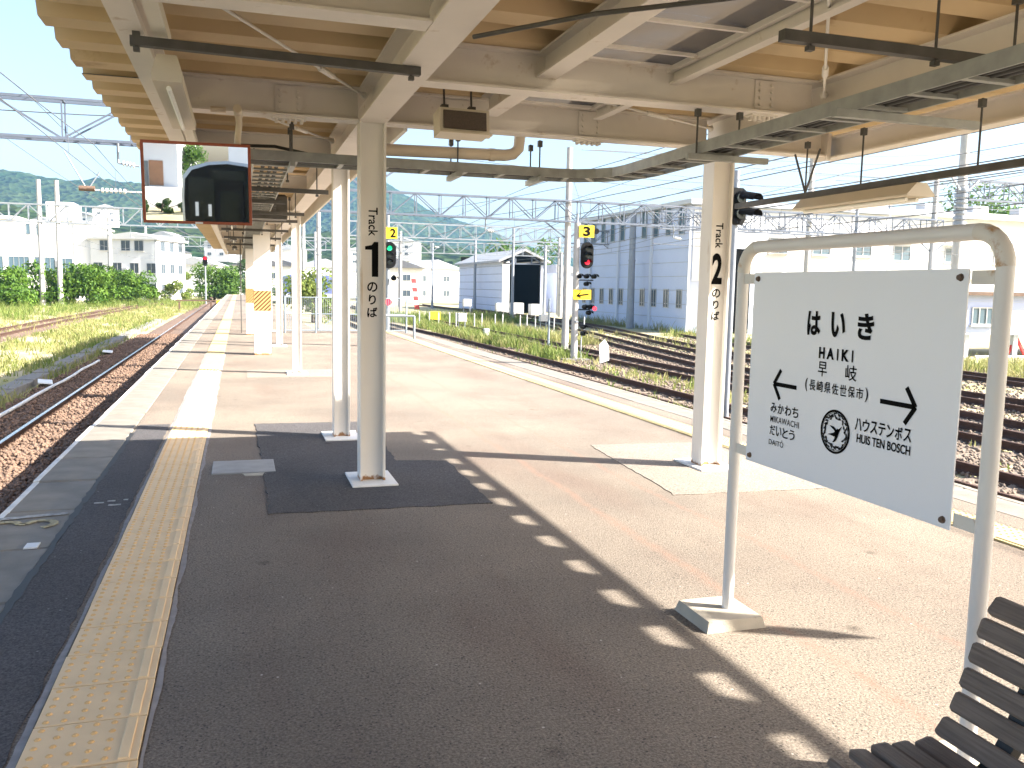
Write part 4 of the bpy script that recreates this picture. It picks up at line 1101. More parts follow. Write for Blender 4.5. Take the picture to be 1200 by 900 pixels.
for i, (x, y, h_) in enumerate(((46, 60, 9.5), (20.8, 66, 7.5), (9.3, 72, 8), (37.5, 46.5, 8.5))):
    t = hpole("steel_pole", ("slender pole rising before the office building", "pole between signal and shed", "pole behind the number 2 signal, beside the fence", "slender pole left of the wrapped mast")[i], x, y if i not in (0, ) else 53.5, h_, .12, "pole_steel")
    m = MB(); m.tube([(0, 0, h_-1.2), (1.6, -.2, h_-1.0)], .04, 6); m.build("bracket_arm", "pole_steel", t)
    m = MB(); m.tube([(0, 0, h_-2.0), (1.6, -.2, h_-1.05)], .03, 6); m.build("bracket_stay", "pole_steel", t)
# pulley and insulator hanging at upper left
ins = thing("wire_insulator", "white V-shaped hanger with insulators on the wire at upper left", "insulator")
m = MB(); m.tube([(-6.75, 40, 6.75), (-6.0, 40, 5.35)], .03, 6); m.tube([(-5.45, 40, 6.0), (-5.85, 40, 5.35)], .03, 6); m.build("hanger", "truss_pale", ins)
m = MB(); m.tube([(-6.25, 40, 5.3), (-5.65, 40, 5.3)], .11, 8); m.build("cap", "rust_steel", ins)
m = MB()
for k in range(6): m.tube([(-5.4+.17*k, 40, 5.25), (-5.32+.17*k, 40, 5.25)], .10, 8)
m.tube([(-5.7, 40, 5.25), (1.5, 40, 5.2)], .03, 5); m.build("insulator_string", "insulator", ins)

# ------------------------------------------------------------------ colour-light signals
def hood(mb, c, r, mi=0):
    """half-tube sun hood over a lens at c facing -Y"""
    n = 8; vs = []
    for yy, rr_ in ((0, r), (-r*2.2, r*1.05)):
        for k in range(n+1):
            a = math.pi*k/n; vs.append((c[0]+rr_*math.cos(a), c[1]+yy, c[2]+rr_*math.sin(a)-(.2*r if yy else 0)))
    mb.add(vs, [(k, k+1, n+2+k, n+1+k) for k in range(n)], mi); mb.add([(v[0]*1.0, v[1], v[2]+.012) for v in vs], [(k, n+1+k, n+2+k, k+1) for k in range(n)], mi)
def signal_head(t, c, n, w, h, lit, rlens=.10, mt="lamp_red"):
    """oval backboard with n lenses"""
    m = MB(); poly = []
    for k in range(10): a = math.pi*k/9; poly.append((c[0]+w/2*math.cos(a), c[2]+h/2-w/2+w/2*math.sin(a)))
    for k in range(10): a = math.pi+math.pi*k/9; poly.append((c[0]+w/2*math.cos(a), c[2]-h/2+w/2+w/2*math.sin(a)))
    m.prism(poly, c[1], c[1]+.05, 'Y'); m.build("backboard", "signal_black", t)
    for i in range(n):
        z = c[2]+(i-(n-1)/2)*-(h-w*.95)/(max(n-1, 1))
        l = MB(); l.tube([(c[0], c[1]-.005, z), (c[0], c[1]-.03, z)], rlens, 14); l.build("lens", mt if i == lit else "lamp_off", t)
        hd = MB(); hood(hd, (c[0], c[1]-.005, z), rlens*1.1); hd.build("hood", "signal_black", t)
s3 = thing("railway_signal", "signal mast with yellow number 3 plate and red light", "signal", None, (12.03, 30.3, GZ-.1))
m = MB(); m.tube([(0, 0, 0), (0, 0, 5.2)], [.13, .11], 12); m.build("mast", "pole_concrete", s3)
signal_head(s3, (.35, -.2, 4.02), 3, .5, .98, 2)
m = MB(); m.box(.02, .62, -.16, -.13, 4.68, 5.12); m.build("number_plate", "yellow_plate", s3)
text("numeral", "3", (.32, -.165, 4.9), (1, 0, 0), (0, 0, 1), .28, .36, "ink_black", s3, .04, depth=.004)
m = MB(); m.tube([(.72, -.1, 4.92), (.72, -.14, 4.92)], .11, 12); m.bar((.1, 0, 4.85), (.75, 0, 4.9), .03); m.build("round_disc", "signal_black", s3)
for (x, z) in ((.08, 3.24), (.38, 3.24), (.68, 3.24), (.38, 2.96), (.34, 2.1), (.55, 2.1), (.5, 1.88), (.3, 1.35), (.3, 1.1)):
    m = MB(); m.tube([(x, -.02, z), (x, -.2, z)], .085, 10); hood(m, (x, -.2, z), .09); m.build("lamp", "signal_black", s3)
m = MB(); m.bar((0, 0, 3.1), (.7, 0, 3.1), .04); m.build("lamp_bracket", "signal_black", s3)
m = MB(); m.bar((0, 0, 2.0), (.6, 0, 2.0), .04); m.build("lamp_bracket", "signal_black", s3)
m = MB(); m.tube([(.63, -.38, 2.05), (.63, -.40, 2.05)], .085, 12); m.build("lens", "lamp_red", s3)
m = MB(); m.box(-.16, .55, -.20, -.17, 2.38, 2.74); m.build("arrow_plate", "yellow_plate", s3)
m = MB(); m.bar((-.02, -.212, 2.52), (.45, -.212, 2.58), .004, .05); m.bar((-.02, -.212, 2.52), (.12, -.212, 2.64), .004, .04); m.bar((-.02, -.212, 2.52), (.14, -.212, 2.46), .004, .04); m.build("arrow", "ink_black", s3)
m = MB(); m.tube([(0, 0, 5.2), (0, 0, 5.55)], .045, 8); m.bar((0, 0, 1.55), (.0, -.25, 1.55), .10, .05); m.build("fittings", "pole_steel", s3)
m = MB(); m.box(-.5, .5, -.4, .2, 0.02, .16); m.build("footing", "trough_concrete", s3)
m = MB(); m.tube([(.28, 0, .1), (.28, 0, 1.15)], .025, 6); m.build("cable_post", "pole_steel", s3)
s2 = thing("railway_signal", "signal with yellow number 2 plate half hidden behind the track 1 column", "signal", None, (6.55, 40.0, GZ-.1))
m = MB(); m.tube([(0, 0, 0), (0, 0, 6.0)], [.09, .08], 10); m.build("mast", "pole_steel", s2)
signal_head(s2, (.05, -.15, 4.15), 3, .62, 1.22, 0, .12, "lamp_green")
m = MB(); m.box(-.38, .42, -.12, -.09, 4.90, 5.42); m.build("number_plate", "yellow_plate", s2)
text("numeral", "2", (.22, -.125, 5.16), (1, 0, 0), (0, 0, 1), .26, .40, "ink_black", s2, .03, depth=.004)
m = MB(); m.tube([(.25, -.05, 3.1), (.25, -.3, 3.1)], .12, 10); hood(m, (.25, -.3, 3.1), .14); m.build("lamp_cluster", "signal_black", s2)
m = MB(); m.tube([(.03, -.1, 2.0), (.03, -.12, 2.0)], .15, 12); m.build("lens", "lamp_red", s2)
# dark signals partly behind the track 2 column
s4 = thing("railway_signal", "black hooded signal seen beside the top of the track 2 column", "signal", None, (9.33, 15.0, 0))
m = MB(); m.tube([(-.02, .1, GZ-.1), (-.02, .1, 3.9)], .06, 8); m.build("mast", "pole_steel", s4)
m = MB(); m.prism([(-.16, 2.92), (-.07, 2.85), (.10, 2.85), (.16, 2.95), (.16, 3.5), (.08, 3.56), (-.16, 3.56)], 0, .06, 'Y'); m.build("backboard", "signal_black", s4)
for z in (3.06, 3.36):
    m = MB(); m.tube([(0.02, -.01, z), (.02, -.06, z)], .10, 12); m.build("lens", "lamp_off", s4)
    m = MB()
    n = 8; vs = []
    for (dx, dy, r_) in ((0, 0, .13), (.26, -.22, .12)):
        for k in range(n+1): a = math.pi*k/n; vs.append((.02+dx+r_*math.cos(a)*.9, -.02+dy, z+.02+r_*math.sin(a)-(.05 if dx else 0)))
    m.add(vs, [(k, k+1, n+2+k, n+1+k) for k in range(n)]); m.add([(v[0], v[1]+.01, v[2]-.012) for v in vs], [(k, n+1+k, n+2+k, k+1) for k in range(n)]); m.build("hood", "signal_black", s4)

# ------------------------------------------------------------------ small yard things
def cabinet(label, x, y, w, d_, h, legs=.0, m_="box_white", z=GZ):
    t = thing("equipment_box", label, "box", None, (x, y, z))
    m = MB(); m.bevbox(-w/2, w/2, -d_/2, d_/2, legs, legs+h, .03); m.build("case", m_, t)
    m = MB(); m.box(-w*.42, w*.42, -d_/2-.012, -d_/2-.002, legs+.06*h, legs+.9*h); m.build("door", m_, t)
    m = MB(); m.box(w*.28, w*.34, -d_/2-.03, -d_/2-.012, legs+.45*h, legs+.6*h); m.build("handle", "pole_steel", t)
    if legs > 0:
        for sx in (-1, 1):
            m = MB(); m.box(sx*w*.4-.03, sx*w*.4+.03, -.03, .03, -.05, legs); m.build("leg", "pole_steel", t)
    return t
cabinet("white equipment box on two legs in the weeds left of the shed", 12.73, 50.4, .5, .4, .5, .6)
cabinet("small white box in the weeds right of the shed opening", 19.2, 54, .5, .4, .45, .5)
cabinet("white cabinet at the foot of the shed wall, left one", 21.2, 82, .8, .6, .7, .8)
cabinet("white cabinet at the foot of the shed wall, right one", 24.0, 80, .9, .6, .8, .4)
cabinet("white transformer cabinet at the shed doorway", 26.3, 82, 1.2, 1.0, 1.2, .0)
cabinet("row cabinet before the shed doorway", 28.2, 82, 1.0, 1.0, 1.1, .0)
cabinet("little white relay box low between the right tracks", 12.15, 42.9, .28, .25, .35, .2)
cabinet("white switch box standing right of the signal mast", 19.5, 33, .4, .3, .35, .5)
# white point marker by the signal
mk = MB(); mk.prism([(-.22, 0), (.20, .1), (.16, .62), (-.02, .86), (-.26, .68)], -.02, .02, 'Y'); mk.build("point_marker", "box_white", None, (12.55, 28.6, GZ+.02), (0, 0, .25), label="white leaning marker plate at the foot of the number 3 signal", cat="marker")
for i in range(16):
    x = 11.6+.62*i+random.uniform(-.2, .2); y = 58-.5*i+random.uniform(-.8, .8)
    m = MB(); m.tube([(0, 0, -.05), (0, 0, .85), (0, 0, .95)], [.04, .04, .02], 8)
    m.build("marker_post", "box_white", None, (x, y, GZ), (random.uniform(-.03, .03), random.uniform(-.03, .03), 0), label="thin white marker post in the weedy row before the shed", cat="post", group="white posts in the weeds")
for i, (x, y, s_) in enumerate(((19.6, 99, 1.0), )):
    bs = thing("crossing_barrier", "red and white striped barrier standing before the far houses", "barrier", None, (x, y, GZ))
    for k in range(7):
        m = MB(); m.prism([(-.22-.03*k*2.2, .5*k), (.32-.03*k*2.2, .5*k), (.32-.03*(k+1)*2.2, .5*(k+1)), (-.22-.03*(k+1)*2.2, .5*(k+1))], -.08, .08, 'Y'); m.build("stripe", "red_stripe" if k % 2 == 0 else "white_paint", bs)
m = MB(); m.bevbox(-.4, .4, -.3, .3, 0, .55, .05); m.build("yellow_box", "yellow_machine", None, (-1.55, 82, GZ+.5), label="small yellow box where the left rails end", cat="box")
m = MB(); m.bevbox(-.4, .4, -.3, .3, 0, .6, .05); m.build("yellow_box", "yellow_machine", None, (14.0, 63.8, GZ+.2), label="small yellow box in weeds right of the track 1 column", cat="box")
bt = thing("buffer_bar", "low dark bar across the rails near the yellow box", "buffer", None, (-3, 84, GZ))
m = MB(); m.box(-2.5, 4.2, -.06, .06, .92, 1.04); m.build("beam", "rust_steel", bt)
for x in (-2.2, .5, 3.8):
    m = MB(); m.box(x-.08, x+.08, -.08, .08, -.05, .85); m.build("post", "rust_steel", bt)
sr = thing("distant_signal", "distant signal showing a red light left of the canopy end", "signal", None, (-3.9, 112, GZ))
m = MB(); m.tube([(0, 0, 0), (0, 0, 6.5)], .09, 8); m.build("mast", "pole_steel", sr)
signal_head(sr, (0, -.15, 5.2), 2, .55, 1.2, 0, .2)
# platform-end fence with gate, thin black post, striped concrete columns
fn = thing("platform_fence", "grey steel fence with wire gate across the platform end", "fence", None, (0, 28.0, 0))
for x in (1.35, 2.3, 3.75, 4.0, 4.3, 5.2):
    m = MB(); m.tube([(x, 0, 0), (x, 0, 1.15)], .03, 8); m.build("post", "fence_steel", fn)
for z in (.08, .6, 1.12):
    m = MB(); m.tube([(1.35, 0, z), (5.2, 0, z)], .02, 6); m.build("rail", "fence_steel", fn)
for i in range(60):
    m = MB()
    if i == 0:
        m.tube([(0, 0, .08), (0, 0, 1.12)], .006, 4); p0 = m.build("wire_bar", "fence_steel", fn); p0.location = (1.4, 0, 0)
    else: inst(p0, fn, (1.4+i*.063, 0, 0))
m = MB(); m.bar((2.35, -.01, .1), (3.7, -.01, 1.1), .03, .03); m.build("brace", "fence_steel", fn)
f2 = thing("handrail_fence", "short grey handrail at the platform's right edge beyond column 1", "railing", None, (4.3, 24.6, 0))
for x in (-.9, .5):
    m = MB(); m.tube([(x, 0, 0), (x, 0, .68)], .035, 8); m.build("post", "fence_steel", f2)
m = MB(); m.tube([(-.9, 0, .68), (.5, 0, .68)], .03, 8); m.build("rail", "fence_steel", f2)
bpole = MB(); bpole.tube([(0, 0, 0), (0, 0, 2.9)], .018, 6); bpole.build("thin_post", "dark_steel", None, (.05, 27.9, 0), label="thin black post on the platform left of the striped column", cat="post")
def striped(label, x, y, w):
    t = thing("concrete_column", label, "column", None, (x, y, 0))
    m = MB(); m.box(-w/2, w/2, -w/2, w/2, 0, 2.75); m.build("shaft", "column_paint", t)
    m = MB(); m.box(-w/2-.006, w/2+.006, -w/2-.006, w/2+.006, .95, 1.38); m.build("warning_band", "hazard_cream", t)
    for fc in ('F', 'L'):
        for k in range(-4, 8):
            a = -w/2-.42+(k+4)*w/4.0
            poly = [(a, .955), (a+w/8, .955), (a+w/8+.42, 1.375), (a+.42, 1.375)]
            # clip to the face width
            out = []
            def clip(pl, lim, sgn):
                r_ = []
                for i_ in range(len(pl)):
                    p, q = pl[i_], pl[(i_+1) % len(pl)]
                    ip, iq = (p[0]-lim)*sgn <= 0, (q[0]-lim)*sgn <= 0
                    if ip: r_.append(p)
                    if ip != iq: f_ = (lim-p[0])/(q[0]-p[0]); r_.append((lim, p[1]+f_*(q[1]-p[1])))
                return r_
            poly = clip(clip(poly, w/2, 1), -w/2, -1) if len(poly) else poly
            if len(poly) < 3: continue
            m = MB()
            if fc == 'F': m.add([(p[0], -w/2-.009, p[1]) for p in poly], [tuple(range(len(poly)))])
            else: m.add([(-w/2-.009, -p[0], p[1]) for p in poly], [tuple(range(len(poly)))])
            m.build("stripe", "hazard_brown", t)
    return t
striped("thick white column with brown diagonal warning stripes", .47, 19.45, .345)
striped("striped column half hidden behind the nearer striped column", .35, 27.0, .32)
bx = MB(); bx.bevbox(-.25, .25, -.2, .2, 0, .35, .03); bx.build("speaker_box", "dark_steel", None, (.42, 13.1, 2.45), label="dark box under the narrow canopy beside the cable ladder", cat="box")

# ================================================================== BUILDINGS
def window(parent, x, y, z, w, h, axis='Y', sgn=-1, pane="glass_dark", mull=1, sill=True, depth=.06):
    """window on a wall: axis is the wall normal axis, sgn its outward side; frame proud, pane recessed"""
    t = bpy.data.objects.new("window", None)
    m = MB(); f = .05
    def B(mb, a0, a1, d0, d1, z0, z1):
        lo, hi = sorted((d0*sgn, d1*sgn))
        if axis == 'Y': mb.box(x+a0, x+a1, y+lo, y+hi, z0, z1)
        else: mb.box(x+lo, x+hi, y+a0, y+a1, z0, z1)
    B(m, -w/2, w/2, .01, depth, z+h/2-f, z+h/2); B(m, -w/2, w/2, .01, depth, z-h/2, z-h/2+f)
    B(m, -w/2, -w/2+f, .011, depth-.002, z-h/2+f, z+h/2-f); B(m, w/2-f, w/2, .011, depth-.002, z-h/2+f, z+h/2-f)
    for k in range(mull):
        a = -w/2+w*(k+1)/(mull+1); B(m, a-f/2, a+f/2, .011, depth-.003, z-h/2+f, z+h/2-f)
    fr = m.build("window", "frame_alu", parent)
    p = MB(); B(p, -w/2+f, w/2-f, .012, .022, z-h/2+f, z+h/2-f); p.build("pane", pane, fr)
    if sill: s_ = MB(); B(s_, -w/2-.08, w/2+.08, .012, depth+.10, z-h/2-.07, z-h/2-.003); s_.build("sill", "wall_cream", fr)
    return fr

# blue warehouse: long shaded wall along the tracks, gable end towards the camera
wh = thing("warehouse", "big pale blue warehouse with two rows of windows behind the signal", "building")
WX, WY0, WY1, WH = 27.2, 49.0, 68.0, 7.0
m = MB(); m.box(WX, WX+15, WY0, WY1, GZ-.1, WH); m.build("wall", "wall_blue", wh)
m = MB(); m.prism([(WX-.35, WH), (WX+15.2, WH+.002), (WX+15.2, WH+.28), (WX-.35, WH+.28)], WY0-.35, WY1+.4, 'Y'); m.build("roof", "roof_pale", wh)
m = MB(); m.box(WX-.33, WX+15.1, WY0-.42, WY0-.352, WH-.05, WH+.26); m.build("gutter", "wall_blue_trim", wh)
for y in np.arange(WY0, WY1, 5.4):
    m = MB(); m.box(WX-.16, WX-.003, y-.11 if y > WY0 else y+.003, y+.11, GZ-.1, WH-.1); m.build("pilaster", "wall_blue_trim", wh)
for k in range(9):
    m = MB(); m.box(WX-.025, WX-.002, WY0+.15, WY1-.1, GZ+.9+k*.9, GZ+.93+k*.9); m.build("wall_seam", "wall_grey", wh)
for y in np.arange(WY0+1.3, WY1-1, 1.8):
    window(wh, WX, y, 6.1, .75, 1.9, 'X', -1, "glass_blue", 0, False); window(wh, WX, y, 1.05, .72, 1.25, 'X', -1, "glass_dark", 1, False)
# sunlit end wall with a near-black sheet painting the doorway's shade
m = MB(); m.box(WX+.1, WX+14.9, WY0-.06, WY0-.002, 2.2, WH-.1); m.build("sunlit_upper_wall", "wall_white", wh)  # upper wall painted white where the sun strikes it
for (x0, x1, z1) in ((WX+2.5, WX+4.3, 4.3), ):
    m = MB(); m.box(x0, x1, WY0-.10, WY0-.062, GZ, z1); m.build("doorway", "inner_shade", wh)
    m = MB(); m.box(x0-.15, x1+.15, WY0-.16, WY0-.102, z1, z1+.18); m.build("lintel", "wall_blue_trim", wh)

for x in (WX+6.3, WX+9.6, WX+12.9): window(wh, x, WY0-.06, 4.6, 1.4, 1.0, 'Y', -1, "glass_blue", 1, True)
# open shed with gable roof
sh = thing("train_shed", "grey train shed with a dark open end and shallow gable roof", "building")
SX0, SX1, SY0, SY1, SH = 26.6, 31.2, 88.0, 107.0, 4.3
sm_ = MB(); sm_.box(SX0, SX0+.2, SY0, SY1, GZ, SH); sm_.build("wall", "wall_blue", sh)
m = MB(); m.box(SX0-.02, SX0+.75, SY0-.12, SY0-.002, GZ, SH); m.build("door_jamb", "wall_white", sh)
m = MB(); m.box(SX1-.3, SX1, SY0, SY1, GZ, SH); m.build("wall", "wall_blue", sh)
m = MB(); m.box(SX0+.2, SX1-.3, SY1-.2, SY1, GZ, SH+1); m.build("wall", "inner_shade", sh)  # back wall carries the indoor shade as near-black colour
m = MB(); m.prism([(SX0-.6, SH-.1), ((SX0+SX1)/2, SH+1.15), (SX1+.6, SH-.1), (SX1+.6, SH+.12), ((SX0+SX1)/2, SH+1.4), (SX0-.6, SH+.12)], SY0-.6, SY1+.5, 'Y'); m.build("roof", "roof_grey", sh)
m = MB()
for a, b in (((SX0, SH-.2), (SX1, SH-.2)), ((SX0, SH-.2), ((SX0+SX1)/2, SH+1.0)), ((SX1, SH-.2), ((SX0+SX1)/2, SH+1.0)), ((SX0+1.4, SH-.2), (SX0+1.4, SH+.4)), ((SX1-1.4, SH-.2), (SX1-1.4, SH+.4))):
    m.bar((a[0], SY0-.05, a[1]), (b[0], SY0-.05, b[1]), .14, .14)
m.build("end_frame", "truss_steel", sh)
for k in range(6):
    m = MB(); m.box(SX0-.02, SX0-.002, SY0+.2, SY1, GZ+.7+k*.85, GZ+.74+k*.85); m.build("wall_seam", "truss_steel", sh)
m = MB(); m.box(SX0+.202, SX0+.24, SY0+.3, SY1-.25, GZ, SH); m.build("shade_lining", "inner_shade", sh)  # near-black sheets all round paint the shade inside the shed
m = MB(); m.box(SX1-.34, SX1-.302, SY0+.3, SY1-.25, GZ, SH); m.build("shade_lining", "inner_shade", sh)
m = MB(); m.box(SX0+.25, SX1-.35, SY0+.1, SY1-.25, GZ-.02, GZ+.01); m.build("shade_floor", "inner_shade", sh)
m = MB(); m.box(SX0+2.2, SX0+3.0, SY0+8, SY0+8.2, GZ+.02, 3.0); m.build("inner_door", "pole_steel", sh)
m = MB(); m.box(SX0+.21, SX1-.31, SY0+.4, SY1-.4, SH+.2, SH+.3) ; m.build("shade_ceiling", "inner_shade", sh)
# lean-to right of the shed
an = thing("annex_building", "small pale building with window between shed and warehouse", "building")
m = MB(); m.box(33.6, 38.5, 90, 98, GZ, 3.4); m.build("wall", "wall_blue", an)
m = MB(); m.prism([(33.3, 3.3), (38.8, 3.3), (38.8, 3.6), (33.3, 4.2)], 89.7, 98.3, 'Y'); m.build("roof", "roof_grey", an)
for x in (34.4, 36.0): window(an, x, 90, 1.3, .8, 1.2, 'Y', -1, "glass_blue", 0, False)

# long white building behind the sign
wb_ = thing("office_building", "long white two-storey office building with square windows behind the sign", "building")
BX0, BX1, BY0, BH = 42.4, 92.0, 55.0, 7.7
m = MB(); m.box(BX0-13, BX1, BY0+1, BY0+12, 6.4, 6.5) if False else m.box(BX0, BX1, BY0, BY0+14, GZ-.1, BH); m.build("wall", "wall_white", wb_)
m = MB(); m.box(BX0-.5, BX1+.5, BY0-.6, BY0+14.5, BH, BH+.35); m.build("roof", "roof_pale", wb_)
m = MB(); m.box(BX0-.45, BX1+.45, BY0-.66, BY0-.602, BH-.10, BH+.30); m.build("gutter", "wall_blue_trim", wb_)
for k in range(10):
    x = BX0+1.4+k*4.9
    fr = window(wb_, x, BY0, 4.75, 1.6, 1.15, 'Y', -1, "glass_blue", 1); window(wb_, x, BY0, 1.2, 1.6, 1.2, 'Y', -1, "glass_blue", 1)
    if k % 2 == 0:
        m = MB(); m.bevbox(x+1.5, x+2.4, BY0-.45, BY0-.02, 2.9, 3.6, .04); m.build("air_conditioner", "box_white", wb_)
    m = MB(); m.box(x-1.0, x+1.0, BY0-.5, BY0-.002, 5.5, 5.58); m.build("window_canopy", "wall_blue_trim", wb_)
    m = MB(); m.box(x-.7, x+.9, BY0+2.5, BY0+3.5, BH+.352, BH+1.3); m.build("roof_unit", "wall_grey", wb_)
# white building linking warehouse end and office
lk = thing("linking_hall", "plain white hall between the warehouse end and the office building", "building")
m = MB(); m.box(WX+15.2, BX0-.05, 58, 66, GZ, 5.2) if BX0 > WX+15.3 else m.box(42.25, 42.35, 58, 66, GZ, 5.2); m.build("wall", "wall_white", lk)
# low blue building on stilts at right
lb = thing("stilt_cabin", "low lilac-blue cabin on stilts at the right edge behind the sign", "building", None, (30.4, 30.2, 0), (0, 0, math.radians(-4)))
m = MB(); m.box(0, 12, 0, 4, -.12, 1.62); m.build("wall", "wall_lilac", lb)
for k in range(5):
    m = MB(); m.box(.0, 12, -.012, -.002, .12+.3*k, .135+.3*k); m.build("wall_seam", "wall_blue_trim", lb)
m = MB(); m.prism([(-.3, 1.6), (12.3, 1.6), (12.3, 1.75), (-.3, 1.75)], -.35, 4.3, 'Y'); m.build("roof", "rust_steel", lb)
m = MB(); m.prism([(-.3, 1.755), (12.3, 1.755), (12.3, 1.8), (-.3, 1.8)], -.30, 4.2, 'Y'); m.build("roof_cover", "roof_pale", lb)
for x in (.85, 4.2, 7.5): window(lb, x, 0, .70, 1.15, .78, 'Y', -1, "glass_blue", 2, True)
for x in (.3, 2.9, 5.5, 8.5, 11.5):
    for y in (.3, 3.7):
        m = MB(); m.box(x-.12, x+.12, y-.12, y+.12, GZ-.1, -.12); m.build("stilt", "wall_blue_trim", lb)
m = MB(); m.bar((3.0, .3, -.2), (3.6, .3, GZ), .1, .1); m.bar((3.0, .3, -.2), (2.6, .3, GZ), .1, .1); m.build("brace", "red_stripe", lb)
hr = thing("white_handrail", "white pipe handrail before the stilt cabin", "railing", None, (30.3, 27.5, GZ))
m = MB(); m.tube([(-2, 0, .25), (9, -1, .25)], .06, 6); m.tube([(2.2, -.3, .95), (9, -1, .95)], .05, 6); m.build("rail", "white_paint", hr)
for x in (2.2, 4.4, 6.6):
    m = MB(); m.tube([(x, -.1-x*.09, -.05), (x, -.1-x*.09, .95)], .05, 6); m.build("post", "white_paint", hr)

# white apartment block on the left
ap = thing("apartment_block", "white three-storey apartment block beyond the left tracks", "building", None, (-18.5, 125.5, GZ), (0, 0, math.radians(-22)))
AW, AD, AH = 9.0, 8.0, 8.0
m = MB(); m.box(0, AW, 0, AD, -.5, AH); m.build("wall", "wall_white", ap)
m = MB(); m.prism([(-.35, AH), (AW+.35, AH), (AW+.35, AH+.25), (AW*.62, AH+.95), (AW*.3, AH+.55), (-.35, AH+.25)], -.35, AD+.35, 'Y'); m.build("roof", "roof_pale", ap)
for zf, xs in ((1.6, (1.0, 3.6, 5.9, 8.2)), (4.3, (1.0, 3.6, 5.9, 8.2)), (7.2, (1.9, 4.8, 6.6))):
    for x in xs: window(ap, x, 0, zf, 1.25, 1.35, 'Y', -1, "glass_dark", 1)
for zf in (1.6, 4.3, 7.2):
    for y in (1.6, 4.1, 6.5): window(ap, AW, y, zf, 1.2, 1.3, 'X', 1, "glass_dark", 1)
m = MB(); m.tube([(AW-.15, -.1, 0), (AW-.15, -.1, AH)], .06, 6); m.build("downpipe", "pole_steel", ap)
for (x, z) in ((4.75, 4.15), (7.1, 1.5), (2.3, 1.5)):
    m = MB(); m.bevbox(x-.3, x+.3, -.35, -.02, z-.2, z+.25, .03); m.build("air_conditioner", "wall_grey", ap)
# big white hall at left edge
hl = thing("factory_hall", "large white hall behind the hedge at the left edge", "building", None, (-70, 126, GZ))
m = MB(); m.box(0, 49.5, 0, 22, -.5, 10.2); m.build("wall", "wall_white", hl)
m = MB(); m.box(-.3, 43, -.3, 20, 10.2, 10.6); m.build("parapet", "wall_cream", hl)
m = MB(); m.box(46.4, 49.6, -.2, 6, 10.2, 12.6); m.build("tower", "wall_white", hl)
m = MB(); m.box(49.5, 51.6, -.1, 20, -.5, 10.0); m.build("side_wing", "wall_white", hl)
m = MB(); m.prism([(49.4, 10.0), (51.9, 10.0), (51.9, 10.2), (49.4, 10.5)], -.3, 20.3, 'Y'); m.build("roof", "roof_pale", hl)
for x in (34, 37, 40, 43, 46): window(hl, x, 0, 4.4, 2.4, 2.2, 'Y', -1, "glass_blue", 3, False)
for x in (44.2, 45.4): window(hl, x, 0, 9.0, .5, 1.4, 'Y', -1, "glass_blue", 0, False)
window(hl, 48.4, -.2, 4.4, 1.8, 2.0, 'Y', -1, "glass_blue", 1, False)

# far houses
HOUSE_L = {}
def house(label, x, y, w, d_, h, rz, wall, roof, zb=GZ, rh=1.6):
    t = thing("house", label, "house", "distant houses", (x, y, zb), (0, 0, rz))
    m = MB(); m.box(-w/2, w/2, 0, d_, -1.5, h); m.build("wall", wall, t)
    m = MB(); m.prism([(-w/2-.5, h-.05), (w/2+.5, h-.05), (0, h+rh)], -.5, d_+.5, 'Y'); m.build("roof", roof, t)
    for fl in range(max(1, int(h/2.8))):
        for k in (-.28, .2): window(t, k*w, 0, 1.4+2.7*fl, 1.4, 1.1, 'Y', -1, "glass_dark", 1, False)
    return t
rh_ = random.Random(11)
hs = []
# houses beyond the yard, middle
spec = [(26, 150, "white house with dark roof beyond the striped barrier"), (35, 158, "cream house beyond the yard, right of the striped barrier"), (16, 172, "grey-roofed house left of the striped barrier"),
        (44, 165, "white two-storey house left of the open shed"), (20, 205, "pale house far behind the number 2 signal"), (31, 215, "white house at the foot of the wooded slope"), (52, 190, "grey house just left of the shed roof"),
        (9, 190, "pale house seen between the canopy columns"), (4, 165, "dark-roofed house seen left of the tall white pole"), (12, 240, "cream house seen past the platform fence")]
for i, (x, y, lb_) in enumerate(spec):
    house(lb_, x, y, rh_.uniform(8, 11), rh_.uniform(7, 10), rh_.choice((3.2, 5.8, 6.0)), rh_.uniform(-.5, .5), rh_.choice(("wall_white", "wall_cream", "wall_grey", "wall_white")), rh_.choice(("roof_tile_dark", "roof_grey", "roof_tile_dark")))
# houses past the platform's far end and on the lower slopes
spec = [(-9, 190, 0, "white house past the far end of the left track"), (-14, 215, 1, "grey-roofed house right of the apartment block"), (-4, 235, 1, "pale house straight beyond the platform end"), (-11, 270, 3, "house above the far end of the track"),
        (0, 290, 4, "white house just left of the canopy's far end"), (-20, 310, 6, "small pale house on the slope above the apartment block"), (-60, 380, 22, "white house highest on the left slope"),
        (-40, 370, 16, "dark-roofed house midway up the left slope"), (-75, 390, 20, "cream house left on the wooded slope"), (-28, 360, 14, "small house on the slope over the track"), (-52, 395, 26, "house tucked in the forest at left"),
        (5, 330, 8, "pale house low on the slope over the platform end"), (-8, 350, 12, "cream house on the slope over the platform end"), (18, 340, 10, "white house on the slope between the columns"), (45, 330, 10, "white house on the slope left of the shed"), (62, 345, 14, "cream house on the slope above the shed")]
for i, (x, y, z, lb_) in enumerate(spec):
    house(lb_, x, y, rh_.uniform(9, 13), rh_.uniform(8, 11), rh_.choice((3.4, 5.8, 6.2)), rh_.uniform(-.5, .5), rh_.choice(("wall_white", "wall_cream", "wall_white", "wall_grey")), rh_.choice(("roof_tile_dark", "roof_grey", "roof_grey")), GZ+z)
